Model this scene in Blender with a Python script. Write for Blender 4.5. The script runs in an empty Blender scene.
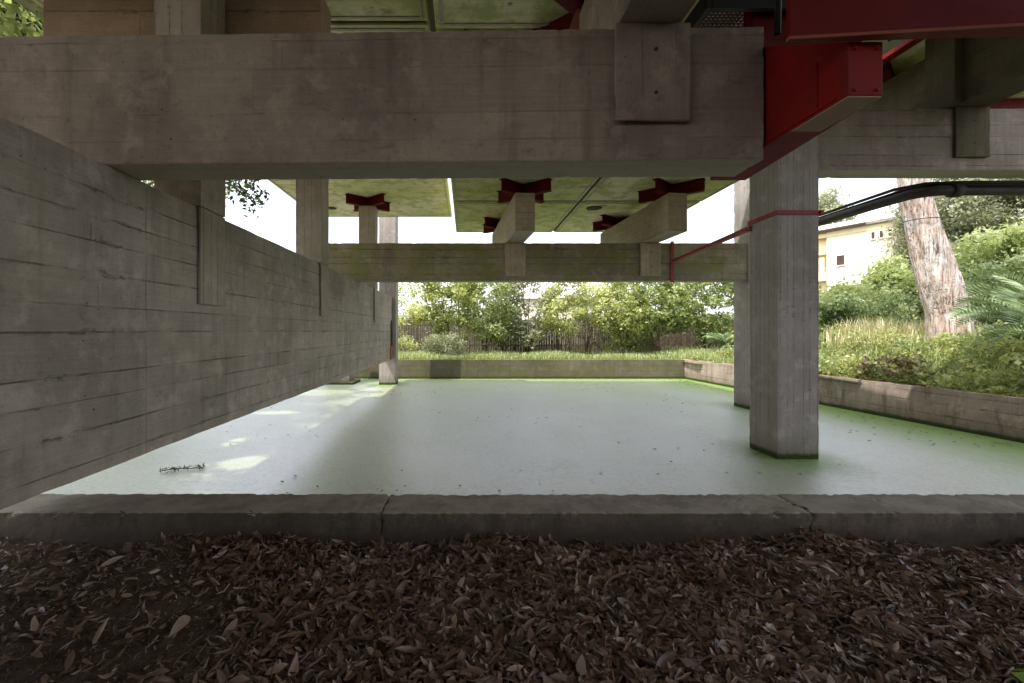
import bpy, bmesh, math, random
import numpy as np
from mathutils import Vector, Matrix

R = math.radians
random.seed(7)
EYE = 1.5
WATER = -0.6
RIM = 0.24
scene = bpy.context.scene
COL = scene.collection

# ------------------------------------------------------------------ materials
def nmat(name):
    m = bpy.data.materials.new(name); m.use_nodes = True
    nt = m.node_tree; nt.nodes.clear()
    return m, nt

class NB:
    """small node builder"""
    def __init__(s, nt): s.nt = nt
    def n(s, t, **kw):
        nd = s.nt.nodes.new(t)
        for k, v in kw.items(): setattr(nd, k, v)
        return nd
    def put(s, sock, v):
        if v is None: return
        if isinstance(v, bpy.types.NodeSocket): s.nt.links.new(v, sock)
        else:
            try: sock.default_value = v
            except TypeError: sock.default_value = tuple(v)
    def math(s, op, a, b=None, c=None, clamp=False):
        nd = s.n('ShaderNodeMath', operation=op); nd.use_clamp = clamp
        s.put(nd.inputs[0], a); s.put(nd.inputs[1], b); s.put(nd.inputs[2], c)
        return nd.outputs[0]
    def mix(s, f, a, b, mode='MIX'):
        nd = s.n('ShaderNodeMix', data_type='RGBA', blend_type=mode)
        s.put(nd.inputs[0], f); s.put(nd.inputs[6], a); s.put(nd.inputs[7], b)
        return nd.outputs[2]
    def noise(s, vec, scale, detail=4, rough=.55, dist=0):
        nd = s.n('ShaderNodeTexNoise'); s.put(nd.inputs['Vector'], vec)
        nd.inputs['Scale'].default_value = scale; nd.inputs['Detail'].default_value = detail
        nd.inputs['Roughness'].default_value = rough; nd.inputs['Distortion'].default_value = dist
        return nd.outputs['Fac']
    def scaled(s, vec, sc):
        nd = s.n('ShaderNodeMapping'); s.put(nd.inputs['Vector'], vec)
        nd.inputs['Scale'].default_value = sc
        return nd.outputs[0]
    def ramp(s, f, lo, hi):
        nd = s.n('ShaderNodeMapRange'); nd.interpolation_type = 'SMOOTHSTEP'
        s.put(nd.inputs[0], f); nd.inputs[1].default_value = lo; nd.inputs[2].default_value = hi
        return nd.outputs[0]
    def comb(s, x, y, z):
        nd = s.n('ShaderNodeCombineXYZ'); s.put(nd.inputs[0], x); s.put(nd.inputs[1], y); s.put(nd.inputs[2], z)
        return nd.outputs[0]
    def bump(s, h, strength, dist):
        nd = s.n('ShaderNodeBump'); nd.inputs['Strength'].default_value = strength
        nd.inputs['Distance'].default_value = dist; s.put(nd.inputs['Height'], h)
        return nd.outputs[0]
    def out(s, shader):
        o = s.n('ShaderNodeOutputMaterial'); s.nt.links.new(shader, o.inputs[0])

def rgba(c): return (c[0], c[1], c[2], 1)

def concrete(name, col, under=(.46, .44, .32), board=.2, green=0.2, stain=.5, line=.7, rust=0.0, waterline=True, fine=1.0, plank=3.2, top=None):
    m, nt = nmat(name); b = NB(nt)
    uv = b.n('ShaderNodeUVMap').outputs[0]
    sep = b.n('ShaderNodeSeparateXYZ'); b.put(sep.inputs[0], uv)
    u, v = sep.outputs[0], sep.outputs[1]
    geo = b.n('ShaderNodeNewGeometry')
    pos = geo.outputs['Position']
    wob = b.noise(pos, 1.3, 2)
    vn = b.n('ShaderNodeTexNoise', noise_dimensions='1D'); b.put(vn.inputs['W'], b.math('DIVIDE', v, board * 2.1)); vn.inputs['Scale'].default_value = 1.0; vn.inputs['Detail'].default_value = 0
    vv = b.math('ADD', b.math('DIVIDE', v, board), b.math('MULTIPLY', wob, .06))
    vv = b.math('ADD', vv, b.math('MULTIPLY', vn.outputs['Fac'], .8))
    row = b.math('FLOOR', vv)
    wn = b.n('ShaderNodeTexWhiteNoise', noise_dimensions='1D'); b.put(wn.inputs['W'], row)
    rnd = wn.outputs['Value']
    uu = b.math('ADD', b.math('DIVIDE', u, plank), b.math('MULTIPLY', rnd, 7.3))
    cell = b.math('FLOOR', uu)
    wn2 = b.n('ShaderNodeTexWhiteNoise', noise_dimensions='2D'); b.put(wn2.inputs['Vector'], b.comb(row, cell, 0))
    tone = wn2.outputs['Value']
    # seams between boards, broken up by noise
    dv = b.math('ABSOLUTE', b.math('SUBTRACT', b.math('FRACT', vv), .5))
    jag = b.math('MULTIPLY', b.math('SUBTRACT', b.noise(pos, 16, 3), .5), .03)
    seam = b.ramp(b.math('ADD', dv, jag), .5 - .009 / board, .5 - .0015 / board)
    du = b.math('ABSOLUTE', b.math('SUBTRACT', b.math('FRACT', uu), .5))
    seam_u = b.ramp(du, .5 - .006 / plank, .5 - .001 / plank)
    rag = b.math('MULTIPLY', b.ramp(dv, .5 - .045 / board, .5), b.ramp(b.noise(b.scaled(pos, (5, 5, 16)), 1.0, 6, .75), .53, .62))
    brk = b.ramp(b.noise(b.scaled(pos, (.9, .9, 2.2)), 1.7, 5, .65), .40, .62)
    lines = b.math('MULTIPLY', b.math('MAXIMUM', seam, b.math('MULTIPLY', seam_u, .8)),
                   b.math('ADD', b.math('MULTIPLY', brk, .92), .08))
    lines = b.math('MAXIMUM', lines, b.math('MULTIPLY', rag, b.math('MULTIPLY', b.ramp(b.noise(pos, .9, 3), .44, .58), .85)))
    # wood grain print
    gv = b.comb(b.math('MULTIPLY', u, 1.4), b.math('ADD', b.math('MULTIPLY', v, 55), b.math('MULTIPLY', tone, 40)), b.math('MULTIPLY', rnd, 9))
    grain = b.noise(gv, 1.0, 4, .6, .4)
    # weather
    big = b.noise(pos, .75, 5, .62)
    mid = b.noise(pos, 3.6, 6, .68)
    finen = b.noise(pos, 55, 4, .7)
    drip = b.noise(b.scaled(pos, (7, 7, .55)), 1.0, 5, .65)
    blotch = b.ramp(b.noise(b.scaled(pos, (1, 1, 1.6)), 5.2, 7, .75), .56, .74)
    vor = b.n('ShaderNodeTexVoronoi'); b.put(vor.inputs['Vector'], pos); vor.inputs['Scale'].default_value = 9
    pits = b.math('SUBTRACT', 1.0, b.ramp(b.math('ADD', vor.outputs['Distance'], b.math('MULTIPLY', mid, .14)), .085, .14), clamp=True)
    pits = b.math('MULTIPLY', pits, b.ramp(big, .42, .56))
    smear = b.math('MULTIPLY', b.ramp(b.noise(b.scaled(pos, (1.6, 1.6, 2.6)), 2.3, 8, .78, .5), .55, .66), b.ramp(big, .40, .55))
    c = rgba(col)
    dark = rgba([x * .42 for x in col]); light = rgba([min(1, x * 1.4) for x in col])
    k = b.mix(b.math('MULTIPLY', b.math('SUBTRACT', tone, .15), .34, clamp=True), c, dark)
    k = b.mix(b.math('MULTIPLY', b.ramp(tone, .75, .95), .35), k, light)
    k = b.mix(b.math('MULTIPLY', b.ramp(grain, .38, .70), .16), k, light)
    k = b.mix(b.math('MULTIPLY', b.ramp(grain, .58, .30), .12), k, dark)
    k = b.mix(b.math('MULTIPLY', b.ramp(big, .38, .66), stain * .7), k, dark)
    k = b.mix(b.math('MULTIPLY', b.ramp(drip, .48, .72), stain * .6), k, rgba([col[0]*.42, col[1]*.42, col[2]*.40]))
    k = b.mix(b.math('MULTIPLY', blotch, stain * .7), k, rgba([col[0]*.3, col[1]*.3, col[2]*.3]))
    k = b.mix(b.math('MULTIPLY', b.ramp(mid, .50, .66), .42), k, light)
    k = b.mix(b.math('MULTIPLY', smear, .55 * min(1, stain + .2)), k, rgba([x * .38 for x in col]))
    if green > 0:
        gm = b.math('MULTIPLY', b.ramp(b.noise(b.scaled(pos, (1, 1, 1.5)), 1.15, 6, .66), .40, .66), green)
        k = b.mix(gm, k, (col[0]*.62, col[1]*.72, col[2]*.30, 1))
        nsep = b.n('ShaderNodeSeparateXYZ'); b.put(nsep.inputs[0], geo.outputs['Normal'])
        und = b.math('MULTIPLY', b.math('LESS_THAN', nsep.outputs[2], -.6), .72)
        k = b.mix(und, k, rgba(under))  # algae green, with light bounced off the water put into the colour
    if rust > 0:
        rm = b.math('MULTIPLY', b.ramp(b.noise(b.scaled(pos, (3.2, 3.2, .7)), 1.0, 5, .7), .50, .68), rust)
        k = b.mix(rm, k, (.16, .075, .04, 1))
    k = b.mix(b.math('MULTIPLY', lines, line), k, (col[0]*.13, col[1]*.12, col[2]*.11, 1))
    k = b.mix(b.math('MULTIPLY', pits, .8), k, (col[0]*.12, col[1]*.11, col[2]*.1, 1))
    k = b.mix(b.math('MULTIPLY', b.ramp(finen, .50, .72), .34 * fine), k, dark)
    k = b.mix(b.math('MULTIPLY', b.ramp(b.noise(pos, 130, 3, .7), .52, .70), .22), k, light)
    k = b.mix(b.math('MULTIPLY', b.ramp(b.noise(b.scaled(pos, (14, 14, 5)), 1, 7, .8), .55, .70), .40 * min(1, stain + .2)), k, dark)
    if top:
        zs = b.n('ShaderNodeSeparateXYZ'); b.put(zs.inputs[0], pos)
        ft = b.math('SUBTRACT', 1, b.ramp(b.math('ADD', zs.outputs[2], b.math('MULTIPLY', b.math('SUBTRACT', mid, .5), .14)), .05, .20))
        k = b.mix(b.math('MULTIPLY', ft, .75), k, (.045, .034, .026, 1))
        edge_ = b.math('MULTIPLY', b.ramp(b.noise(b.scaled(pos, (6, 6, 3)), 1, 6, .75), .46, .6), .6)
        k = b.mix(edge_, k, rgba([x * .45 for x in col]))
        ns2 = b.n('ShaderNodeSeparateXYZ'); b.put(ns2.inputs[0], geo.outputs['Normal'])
        k = b.mix(b.math('MULTIPLY', b.math('GREATER_THAN', ns2.outputs[2], .7), b.math('ADD', .45, b.math('MULTIPLY', b.ramp(mid, .35, .6), .4))), k, rgba(top))  # kerb top lightened, the light falling on it put into the colour
    if waterline:
        psep = b.n('ShaderNodeSeparateXYZ'); b.put(psep.inputs[0], pos)
        h = b.math('ADD', psep.outputs[2], b.math('MULTIPLY', b.math('SUBTRACT', mid, .5), .10))
        wl = b.math('SUBTRACT', 1.0, b.ramp(h, WATER + .05, WATER + .13))
        damp = b.math('MULTIPLY', b.math('SUBTRACT', 1.0, b.ramp(h, WATER + .05, WATER + .5)), .5)
        k = b.mix(damp, k, (.10, .085, .05, 1))
        k = b.mix(wl, k, (.035, .055, .012, 1))
    p = b.n('ShaderNodeBsdfPrincipled')
    b.put(p.inputs['Base Color'], k)
    p.inputs['Roughness'].default_value = .86
    p.inputs['Specular IOR Level'].default_value = .25
    hgt = b.math('ADD', b.math('MULTIPLY', lines, -1.2 * line), b.math('MULTIPLY', grain, .14))
    hgt = b.math('ADD', hgt, b.math('MULTIPLY', pits, -1.5))
    hgt = b.math('ADD', hgt, b.math('MULTIPLY', tone, .2))
    hgt = b.math('ADD', hgt, b.math('MULTIPLY', mid, .5))
    hgt = b.math('ADD', hgt, b.math('MULTIPLY', finen, .18))
    b.put(p.inputs['Normal'], b.bump(hgt, .8, .012))
    b.out(p.outputs[0])
    return m

def slab_mat(name, col, gcol):
    m, nt = nmat(name); b = NB(nt)
    geo = b.n('ShaderNodeNewGeometry'); pos = geo.outputs['Position']
    uv = b.n('ShaderNodeUVMap').outputs[0]
    n1 = b.noise(pos, .55, 6, .65); n2 = b.noise(pos, 2.6, 7, .7)
    st = b.noise(b.scaled(pos, (.5, 9, 1)), 1.0, 5, .65)
    k = b.mix(b.ramp(n1, .36, .62), rgba(col), rgba(gcol))
    k = b.mix(b.math('MULTIPLY', b.ramp(n2, .44, .62), .75), k, (gcol[0]*.6, gcol[1]*.66, gcol[2]*.45, 1))
    k = b.mix(b.math('MULTIPLY', b.ramp(st, .5, .68), .45), k, (gcol[0]*.62, gcol[1]*.66, gcol[2]*.5, 1))
    k = b.mix(b.math('MULTIPLY', b.ramp(b.noise(pos, 1.9, 5, .6), .62, .72), .6), k, (.24, .13, .05, 1))
    vor = b.n('ShaderNodeTexVoronoi'); b.put(vor.inputs['Vector'], pos); vor.inputs['Scale'].default_value = 3
    k = b.mix(b.math('MULTIPLY', b.math('SUBTRACT', 1, b.ramp(vor.outputs['Distance'], .05, .12)), .7), k, (.07, .065, .05, 1))
    p = b.n('ShaderNodeBsdfPrincipled'); b.put(p.inputs['Base Color'], k)
    p.inputs['Roughness'].default_value = .8; p.inputs['Specular IOR Level'].default_value = .25
    b.put(p.inputs['Normal'], b.bump(b.math('ADD', n2, b.math('MULTIPLY', st, .6)), .5, .012))
    b.out(p.outputs[0]); return m

def paint(name, col, rough=.5, wear=.3, wearcol=(.09, .035, .02), spec=.4, metal=0):
    m, nt = nmat(name); b = NB(nt)
    pos = b.n('ShaderNodeNewGeometry').outputs['Position']
    n1 = b.noise(pos, 2.2, 6, .68); n2 = b.noise(b.scaled(pos, (9, 9, 1.2)), 1, 5, .6); n3 = b.noise(pos, 22, 5, .7)
    k = b.mix(b.math('MULTIPLY', b.ramp(n1, .42, .66), .45), rgba(col), rgba([x * .55 for x in col]))
    k = b.mix(b.math('MULTIPLY', b.ramp(n2, .52, .72), wear), k, rgba(wearcol))
    k = b.mix(b.math('MULTIPLY', b.ramp(n3, .60, .70), wear * .8), k, rgba(wearcol))
    p = b.n('ShaderNodeBsdfPrincipled'); b.put(p.inputs['Base Color'], k)
    p.inputs['Metallic'].default_value = metal
    b.put(p.inputs['Roughness'], b.math('ADD', b.math('MULTIPLY', n1, .3), rough - .15))
    p.inputs['Specular IOR Level'].default_value = spec
    b.put(p.inputs['Normal'], b.bump(b.math('ADD', n3, n1), .25, .006))
    b.out(p.outputs[0]); return m

def leaf_mat(name, dark, mid, bright, trans=.35, gloss=.8):
    m, nt = nmat(name); b = NB(nt)
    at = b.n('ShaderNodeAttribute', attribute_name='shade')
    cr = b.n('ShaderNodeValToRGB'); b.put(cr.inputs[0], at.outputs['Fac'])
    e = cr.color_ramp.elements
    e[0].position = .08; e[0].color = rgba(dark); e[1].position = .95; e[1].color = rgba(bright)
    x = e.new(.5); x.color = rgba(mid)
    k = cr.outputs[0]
    p = b.n('ShaderNodeBsdfPrincipled'); b.put(p.inputs['Base Color'], k)
    p.inputs['Roughness'].default_value = .38; p.inputs['Specular IOR Level'].default_value = gloss
    t = b.n('ShaderNodeBsdfTranslucent'); b.put(t.inputs[0], b.mix(.5, k, (bright[0]*1.1, bright[1]*1.15, bright[2]*.6, 1)))
    mx = b.n('ShaderNodeMixShader'); mx.inputs[0].default_value = trans
    nt.links.new(p.outputs[0], mx.inputs[1]); nt.links.new(t.outputs[0], mx.inputs[2])
    b.out(mx.outputs[0]); return m

def bark_mat(name, a, c2, c3, sx=14, sz=2.0):
    m, nt = nmat(name); b = NB(nt)
    pos = b.n('ShaderNodeTexCoord').outputs['Object']
    n1 = b.noise(b.scaled(pos, (sx, sx, sz)), 1, 6, .68, .6)
    n2 = b.noise(b.scaled(pos, (3, 3, 1.1)), 1, 4, .6)
    vor = b.n('ShaderNodeTexVoronoi', feature='DISTANCE_TO_EDGE'); b.put(vor.inputs['Vector'], b.scaled(pos, (sx*.55, sx*.55, sz*.6)))
    vor.inputs['Scale'].default_value = 1.9
    crack = b.math('MULTIPLY', b.math('SUBTRACT', 1, b.ramp(vor.outputs['Distance'], .0, .13)), b.ramp(b.noise(pos, 7, 4), .4, .6))
    k = b.mix(b.ramp(n1, .40, .60), rgba(a), rgba(c2))
    k = b.mix(b.math('MULTIPLY', b.ramp(n2, .48, .62), .75), k, rgba(c3))
    k = b.mix(b.math('MULTIPLY', crack, .22), k, rgba([x * .22 for x in a]))
    k = b.mix(b.ramp(b.noise(b.scaled(pos, (sx*1.6, sx*1.6, sz*1.4)), 1, 5, .7), .53, .63), k, rgba([x * .35 for x in a]))
    p = b.n('ShaderNodeBsdfPrincipled'); b.put(p.inputs['Base Color'], k); p.inputs['Roughness'].default_value = .9
    p.inputs['Specular IOR Level'].default_value = .15
    b.put(p.inputs['Normal'], b.bump(b.math('ADD', n1, b.math('MULTIPLY', crack, -.35)), 1.0, .05))
    b.out(p.outputs[0]); return m

def plain(name, col, rough=.8, var=.4, scale=4, spec=.3):
    m, nt = nmat(name); b = NB(nt)
    pos = b.n('ShaderNodeNewGeometry').outputs['Position']
    n1 = b.noise(pos, scale, 6, .65)
    k = b.mix(b.ramp(n1, .35, .7), rgba(col), rgba([x * (1 - var) for x in col]))
    p = b.n('ShaderNodeBsdfPrincipled'); b.put(p.inputs['Base Color'], k); p.inputs['Roughness'].default_value = rough
    p.inputs['Specular IOR Level'].default_value = spec
    b.put(p.inputs['Normal'], b.bump(n1, .3, .01))
    b.out(p.outputs[0]); return m

def soil_mat():
    m, nt = nmat('soil'); b = NB(nt)
    pos = b.n('ShaderNodeNewGeometry').outputs['Position']
    n1 = b.noise(pos, 1.6, 6, .65); n2 = b.noise(pos, 18, 6, .72); n3 = b.noise(pos, 90, 3, .6)
    k = b.mix(b.ramp(n1, .35, .65), (.085, .060, .042, 1), (.135, .10, .075, 1))
    k = b.mix(b.math('MULTIPLY', b.ramp(n2, .42, .66), .75), k, (.035, .024, .016, 1))
    k = b.mix(b.math('MULTIPLY', b.ramp(n3, .58, .7), .5), k, (.17, .13, .10, 1))
    p = b.n('ShaderNodeBsdfPrincipled'); b.put(p.inputs['Base Color'], k); p.inputs['Roughness'].default_value = .95
    p.inputs['Specular IOR Level'].default_value = .15
    b.put(p.inputs['Normal'], b.bump(b.math('ADD', n2, b.math('MULTIPLY', n3, .3)), .9, .03))
    b.out(p.outputs[0]); return m

def lawn_mat():
    m, nt = nmat('lawn_soil'); b = NB(nt)
    pos = b.n('ShaderNodeNewGeometry').outputs['Position']
    n1 = b.noise(pos, .9, 6, .65); n2 = b.noise(pos, 14, 6, .7)
    k = b.mix(b.ramp(n1, .4, .62), (.075, .10, .028, 1), (.17, .16, .06, 1))
    k = b.mix(b.math('MULTIPLY', b.ramp(n2, .45, .68), .7), k, (.05, .05, .02, 1))
    p = b.n('ShaderNodeBsdfPrincipled'); b.put(p.inputs['Base Color'], k); p.inputs['Roughness'].default_value = .95
    b.put(p.inputs['Normal'], b.bump(n2, 1, .06))
    b.out(p.outputs[0]); return m

def water_mat():
    m, nt = nmat('weedy_water'); b = NB(nt)
    pos = b.n('ShaderNodeNewGeometry').outputs['Position']
    vor = b.n('ShaderNodeTexVoronoi'); b.put(vor.inputs['Vector'], pos); vor.inputs['Scale'].default_value = 75
    vor2 = b.n('ShaderNodeTexVoronoi'); b.put(vor2.inputs['Vector'], pos); vor2.inputs['Scale'].default_value = 26
    n1 = b.noise(pos, .5, 5, .6); n2 = b.noise(pos, 9, 6, .7); n3 = b.noise(b.scaled(pos, (1, .35, 1)), 2.0, 6, .7, .8)
    k = b.mix(b.ramp(n1, .38, .64), (.27, .37, .13, 1), (.35, .42, .21, 1))
    k = b.mix(b.math('MULTIPLY', b.ramp(vor.outputs['Distance'], .25, .75), .5), k, (.20, .29, .09, 1))
    k = b.mix(b.math('MULTIPLY', b.ramp(n2, .50, .70), .35), k, (.48, .54, .34, 1))
    k = b.mix(b.math('MULTIPLY', b.ramp(n3, .60, .72), .30), k, (.16, .22, .08, 1))
    vs = b.math('SUBTRACT', 1, b.ramp(b.math('ADD', vor2.outputs['Distance'], b.math('MULTIPLY', n2, .2)), .14, .2))
    k = b.mix(b.math('MULTIPLY', vs, .5), k, (.10, .10, .04, 1))
    p = b.n('ShaderNodeBsdfPrincipled'); b.put(p.inputs['Base Color'], k)
    p.inputs['Roughness'].default_value = .8; p.inputs['Specular IOR Level'].default_value = .3
    nrm = b.bump(b.math('ADD', vor.outputs['Distance'], b.math('MULTIPLY', n2, .8)), .25, .004)
    b.put(p.inputs['Normal'], nrm)
    g = b.n('ShaderNodeBsdfGlossy'); g.inputs['Color'].default_value = (.95, .90, 1.0, 1)
    b.put(g.inputs['Roughness'], b.math('ADD', .36, b.math('MULTIPLY', n2, .2))); b.put(g.inputs['Normal'], nrm)
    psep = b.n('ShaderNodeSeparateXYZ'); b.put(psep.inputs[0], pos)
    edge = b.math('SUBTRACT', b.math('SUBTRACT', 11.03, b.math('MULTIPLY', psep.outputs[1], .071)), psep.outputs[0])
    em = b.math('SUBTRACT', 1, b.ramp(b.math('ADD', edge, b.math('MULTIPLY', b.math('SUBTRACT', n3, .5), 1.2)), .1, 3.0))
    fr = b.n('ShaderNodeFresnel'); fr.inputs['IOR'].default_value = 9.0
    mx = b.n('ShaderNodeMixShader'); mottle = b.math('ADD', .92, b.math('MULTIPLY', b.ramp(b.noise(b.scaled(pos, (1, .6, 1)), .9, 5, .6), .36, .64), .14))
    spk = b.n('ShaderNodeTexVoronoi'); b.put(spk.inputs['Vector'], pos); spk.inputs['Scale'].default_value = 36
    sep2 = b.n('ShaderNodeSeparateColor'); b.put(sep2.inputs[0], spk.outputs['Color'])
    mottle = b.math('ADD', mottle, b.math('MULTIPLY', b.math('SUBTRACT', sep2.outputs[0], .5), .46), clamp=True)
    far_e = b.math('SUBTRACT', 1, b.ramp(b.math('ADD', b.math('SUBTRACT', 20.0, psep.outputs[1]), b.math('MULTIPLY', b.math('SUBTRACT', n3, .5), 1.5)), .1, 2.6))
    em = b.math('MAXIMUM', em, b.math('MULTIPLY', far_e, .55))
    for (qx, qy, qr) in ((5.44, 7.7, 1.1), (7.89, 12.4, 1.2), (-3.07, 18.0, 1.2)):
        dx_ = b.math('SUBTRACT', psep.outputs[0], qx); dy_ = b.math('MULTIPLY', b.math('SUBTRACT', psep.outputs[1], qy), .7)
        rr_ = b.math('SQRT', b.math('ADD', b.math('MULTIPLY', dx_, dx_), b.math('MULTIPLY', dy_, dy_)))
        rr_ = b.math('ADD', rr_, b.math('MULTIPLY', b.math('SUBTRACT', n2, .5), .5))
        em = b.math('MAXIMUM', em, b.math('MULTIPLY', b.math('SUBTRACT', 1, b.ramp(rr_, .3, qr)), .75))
    k2 = b.mix(b.math('MULTIPLY', em, .8), k, (.17, .29, .045, 1)); b.put(p.inputs['Base Color'], k2)  # greener, duller edges: real weed plus dark reflections put into the colour
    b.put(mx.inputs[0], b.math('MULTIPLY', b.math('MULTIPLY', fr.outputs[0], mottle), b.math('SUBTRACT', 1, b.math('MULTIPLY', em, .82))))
    nt.links.new(p.outputs[0], mx.inputs[1]); nt.links.new(g.outputs[0], mx.inputs[2])
    b.out(mx.outputs[0]); return m

M = {}
M['front'] = concrete('concrete_warm_dark', (0.258, 0.203, 0.152), board=.262, green=.04, stain=.95, line=.28, plank=6)
M['wall'] = concrete('concrete_grey_boards', (0.405, 0.350, 0.296), board=.235, green=.12, stain=.75, line=.7, plank=4.0)
M['post'] = concrete('concrete_post_boards', (0.400, 0.345, 0.280), board=.16, green=.2, stain=.4, line=.6, plank=6)
M['col'] = concrete('concrete_column_boards', (0.388, 0.346, 0.316), board=.12, green=.06, stain=.45, line=.5, plank=9)
M['mid'] = concrete('concrete_mossy_beam', (0.330, 0.285, 0.200), board=.2, green=.9, stain=.9, line=.8, plank=2.6)
M['cross'] = concrete('concrete_cross_beam', (0.420, 0.346, 0.251), board=.14, green=.4, stain=.35, line=.55, plank=5)
M['right'] = concrete('concrete_grey_beam', (0.318, 0.270, 0.226), board=.22, green=.2, stain=.7, line=.7, plank=3)
M['upper'] = concrete('concrete_tan_boards', (0.326, 0.233, 0.163), board=.3, green=.05, stain=.25, line=.75, plank=4)
M['dkcross'] = concrete('concrete_olive_beam', (0.126, 0.104, 0.065), under=(.10, .09, .055), board=.2, green=.5, stain=.5, line=.5, plank=5)
M['poolwall'] = concrete('concrete_pool_wall', (.47, .375, .32), board=.27, green=.08, stain=.8, line=.95, rust=.7, plank=3)
M['farwall'] = concrete('concrete_far_pool_wall', (0.160, 0.145, 0.100), board=.26, green=.7, stain=1.0, line=.6, rust=.3, plank=3)
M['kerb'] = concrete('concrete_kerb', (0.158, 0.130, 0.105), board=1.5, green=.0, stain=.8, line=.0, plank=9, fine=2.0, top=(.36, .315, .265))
M['slab'] = slab_mat('mossy_slab', (.72, .68, .44), (.56, .58, .23))
M['slab_pale'] = slab_mat('pale_slab', (.76, .70, .52), (.62, .61, .29))
M['slab_edge'] = concrete('concrete_slab_edge', (0.420, 0.396, 0.279), board=.5, green=.2, stain=.5, line=.0)
M['red'] = paint('red_steel_paint', (.185, .008, .006), .6, .5, (.05, .018, .012), .15)
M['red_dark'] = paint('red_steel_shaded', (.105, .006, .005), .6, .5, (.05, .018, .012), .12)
M['red_pale'] = paint('red_oxide_flange', (.22, .06, .035), .7, .3, (.2, .12, .07), .15)
M['red_dull'] = paint('dull_red_strap', (.30, .05, .045), .65, .5, (.14, .07, .05))
M['pipe'] = paint('dark_pipe', (.045, .034, .028), .5, .4, (.10, .05, .03), .4)
M['cable'] = plain('black_cable', (.02, .02, .02), .5)
M['black'] = plain('black_steel', (.015, .013, .013), .6)
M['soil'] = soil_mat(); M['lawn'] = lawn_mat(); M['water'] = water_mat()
M['leaf_y'] = leaf_mat('leaf_yellow_green', (.08, .10, .025), (.40, .44, .15), (.74, .75, .40), .48)
M['leaf_m'] = leaf_mat('leaf_mid_green', (.06, .085, .025), (.32, .39, .15), (.64, .68, .38), .48)
M['leaf_d'] = leaf_mat('leaf_dark_green', (.03, .05, .018), (.16, .23, .085), (.46, .52, .30), .48)
M['leaf_g'] = leaf_mat('leaf_grey_green', (.05, .06, .035), (.28, .30, .20), (.60, .60, .46), .48)
M['leaf_p'] = leaf_mat('palm_leaf', (.03, .06, .025), (.15, .23, .09), (.42, .50, .32), .3, .4)
M['grass'] = leaf_mat('grass_blade', (.08, .11, .04), (.32, .41, .16), (.70, .72, .42), .5)
M['litter'] = leaf_mat('dry_leaf', (.036, .021, .014), (.19, .118, .080), (.50, .40, .33), .04, .45)
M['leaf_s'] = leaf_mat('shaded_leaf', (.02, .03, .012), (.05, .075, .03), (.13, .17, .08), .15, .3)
M['leaf_b'] = leaf_mat('withered_leaf', (.08, .05, .02), (.24, .17, .08), (.45, .36, .2), .2)
M['drygrass'] = leaf_mat('dry_grass', (.25, .22, .10), (.55, .50, .28), (.80, .74, .50), .4)
M['green1'] = leaf_mat('fresh_leaf', (.10, .2, .02), (.22, .38, .05), (.35, .5, .1), .3)
M['bark'] = bark_mat('grey_bark', (.13, .10, .075), (.22, .18, .14), (.16, .13, .10), 16, 3)
M['pinebark'] = bark_mat('flaky_red_bark', (.50, .35, .28), (.72, .62, .56), (.80, .75, .71), 15, .95)
M['fence'] = plain('weathered_wood', (.12, .095, .065), .9, .6, 6)
M['plaster'] = plain('white_plaster', (.80, .73, .60), .9, .06, 1.2)
M['yellow'] = plain('cream_yellow_plaster', (.84, .70, .46), .9, .12, 1.5)
M['tile'] = plain('grey_tile', (.32, .28, .26), .8, .4, 6)
M['dark'] = plain('dark_glass', (.08, .045, .04), .3, .4, 3)
M['rusty'] = plain('rusty_plate', (.30, .13, .06), .8, .4, 8)

# ------------------------------------------------------------------ helpers
def props(o, label=None, cat=None, group=None, kind=None):
    if label: o['label'] = label
    if cat: o['category'] = cat
    if group: o['group'] = group
    if kind: o['kind'] = kind
    return o

def empty(name, loc, label, cat, group=None, rz=0):
    o = bpy.data.objects.new(name, None); COL.objects.link(o)
    o.location = loc; o.rotation_euler = (0, 0, rz); o.empty_display_size = .2
    return props(o, label, cat, group)

def uv_box(bm, bdir):
    lay = bm.loops.layers.uv.verify()
    bi = 'xyz'.index(bdir)
    for f in bm.faces:
        n = f.normal; a = max(range(3), key=lambda i: abs(n[i]))
        rest = [i for i in range(3) if i != a]
        if bi in rest: ui = bi; vi = [i for i in rest if i != bi][0]
        else:
            ui, vi = rest
            if vi != 2 and ui == 2: ui, vi = vi, ui
        off = 0.37 * a
        for lp in f.loops:
            lp[lay].uv = (lp.vert.co[ui] + off, lp.vert.co[vi] + off * 1.3)

def mesh_obj(name, bm, mat, parent=None, loc=(0, 0, 0), bdir='x', bevel=0, smooth=False, uv=True):
    bm.normal_update()
    bmesh.ops.recalc_face_normals(bm, faces=bm.faces[:])
    if uv: uv_box(bm, bdir)
    me = bpy.data.meshes.new(name); bm.to_mesh(me); bm.free()
    mats = mat if isinstance(mat, (list, tuple)) else [mat]
    for mm in mats: me.materials.append(mm)
    if smooth:
        for p in me.polygons: p.use_smooth = True
    o = bpy.data.objects.new(name, me); COL.objects.link(o)
    o.location = loc
    if parent: o.parent = parent
    if bevel:
        md = o.modifiers.new('bevel', 'BEVEL'); md.width = bevel; md.segments = 2; md.limit_method = 'ANGLE'
        md.harden_normals = False
    return o

def add_box(bm, x0, x1, y0, y1, z0, z1, mi=0):
    vs = [bm.verts.new((x, y, z)) for z in (z0, z1) for y in (y0, y1) for x in (x0, x1)]
    for idx in ((0, 2, 3, 1), (4, 5, 7, 6), (0, 1, 5, 4), (2, 6, 7, 3), (0, 4, 6, 2), (1, 3, 7, 5)):
        f = bm.faces.new([vs[i] for i in idx]); f.material_index = mi
    return vs

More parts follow.
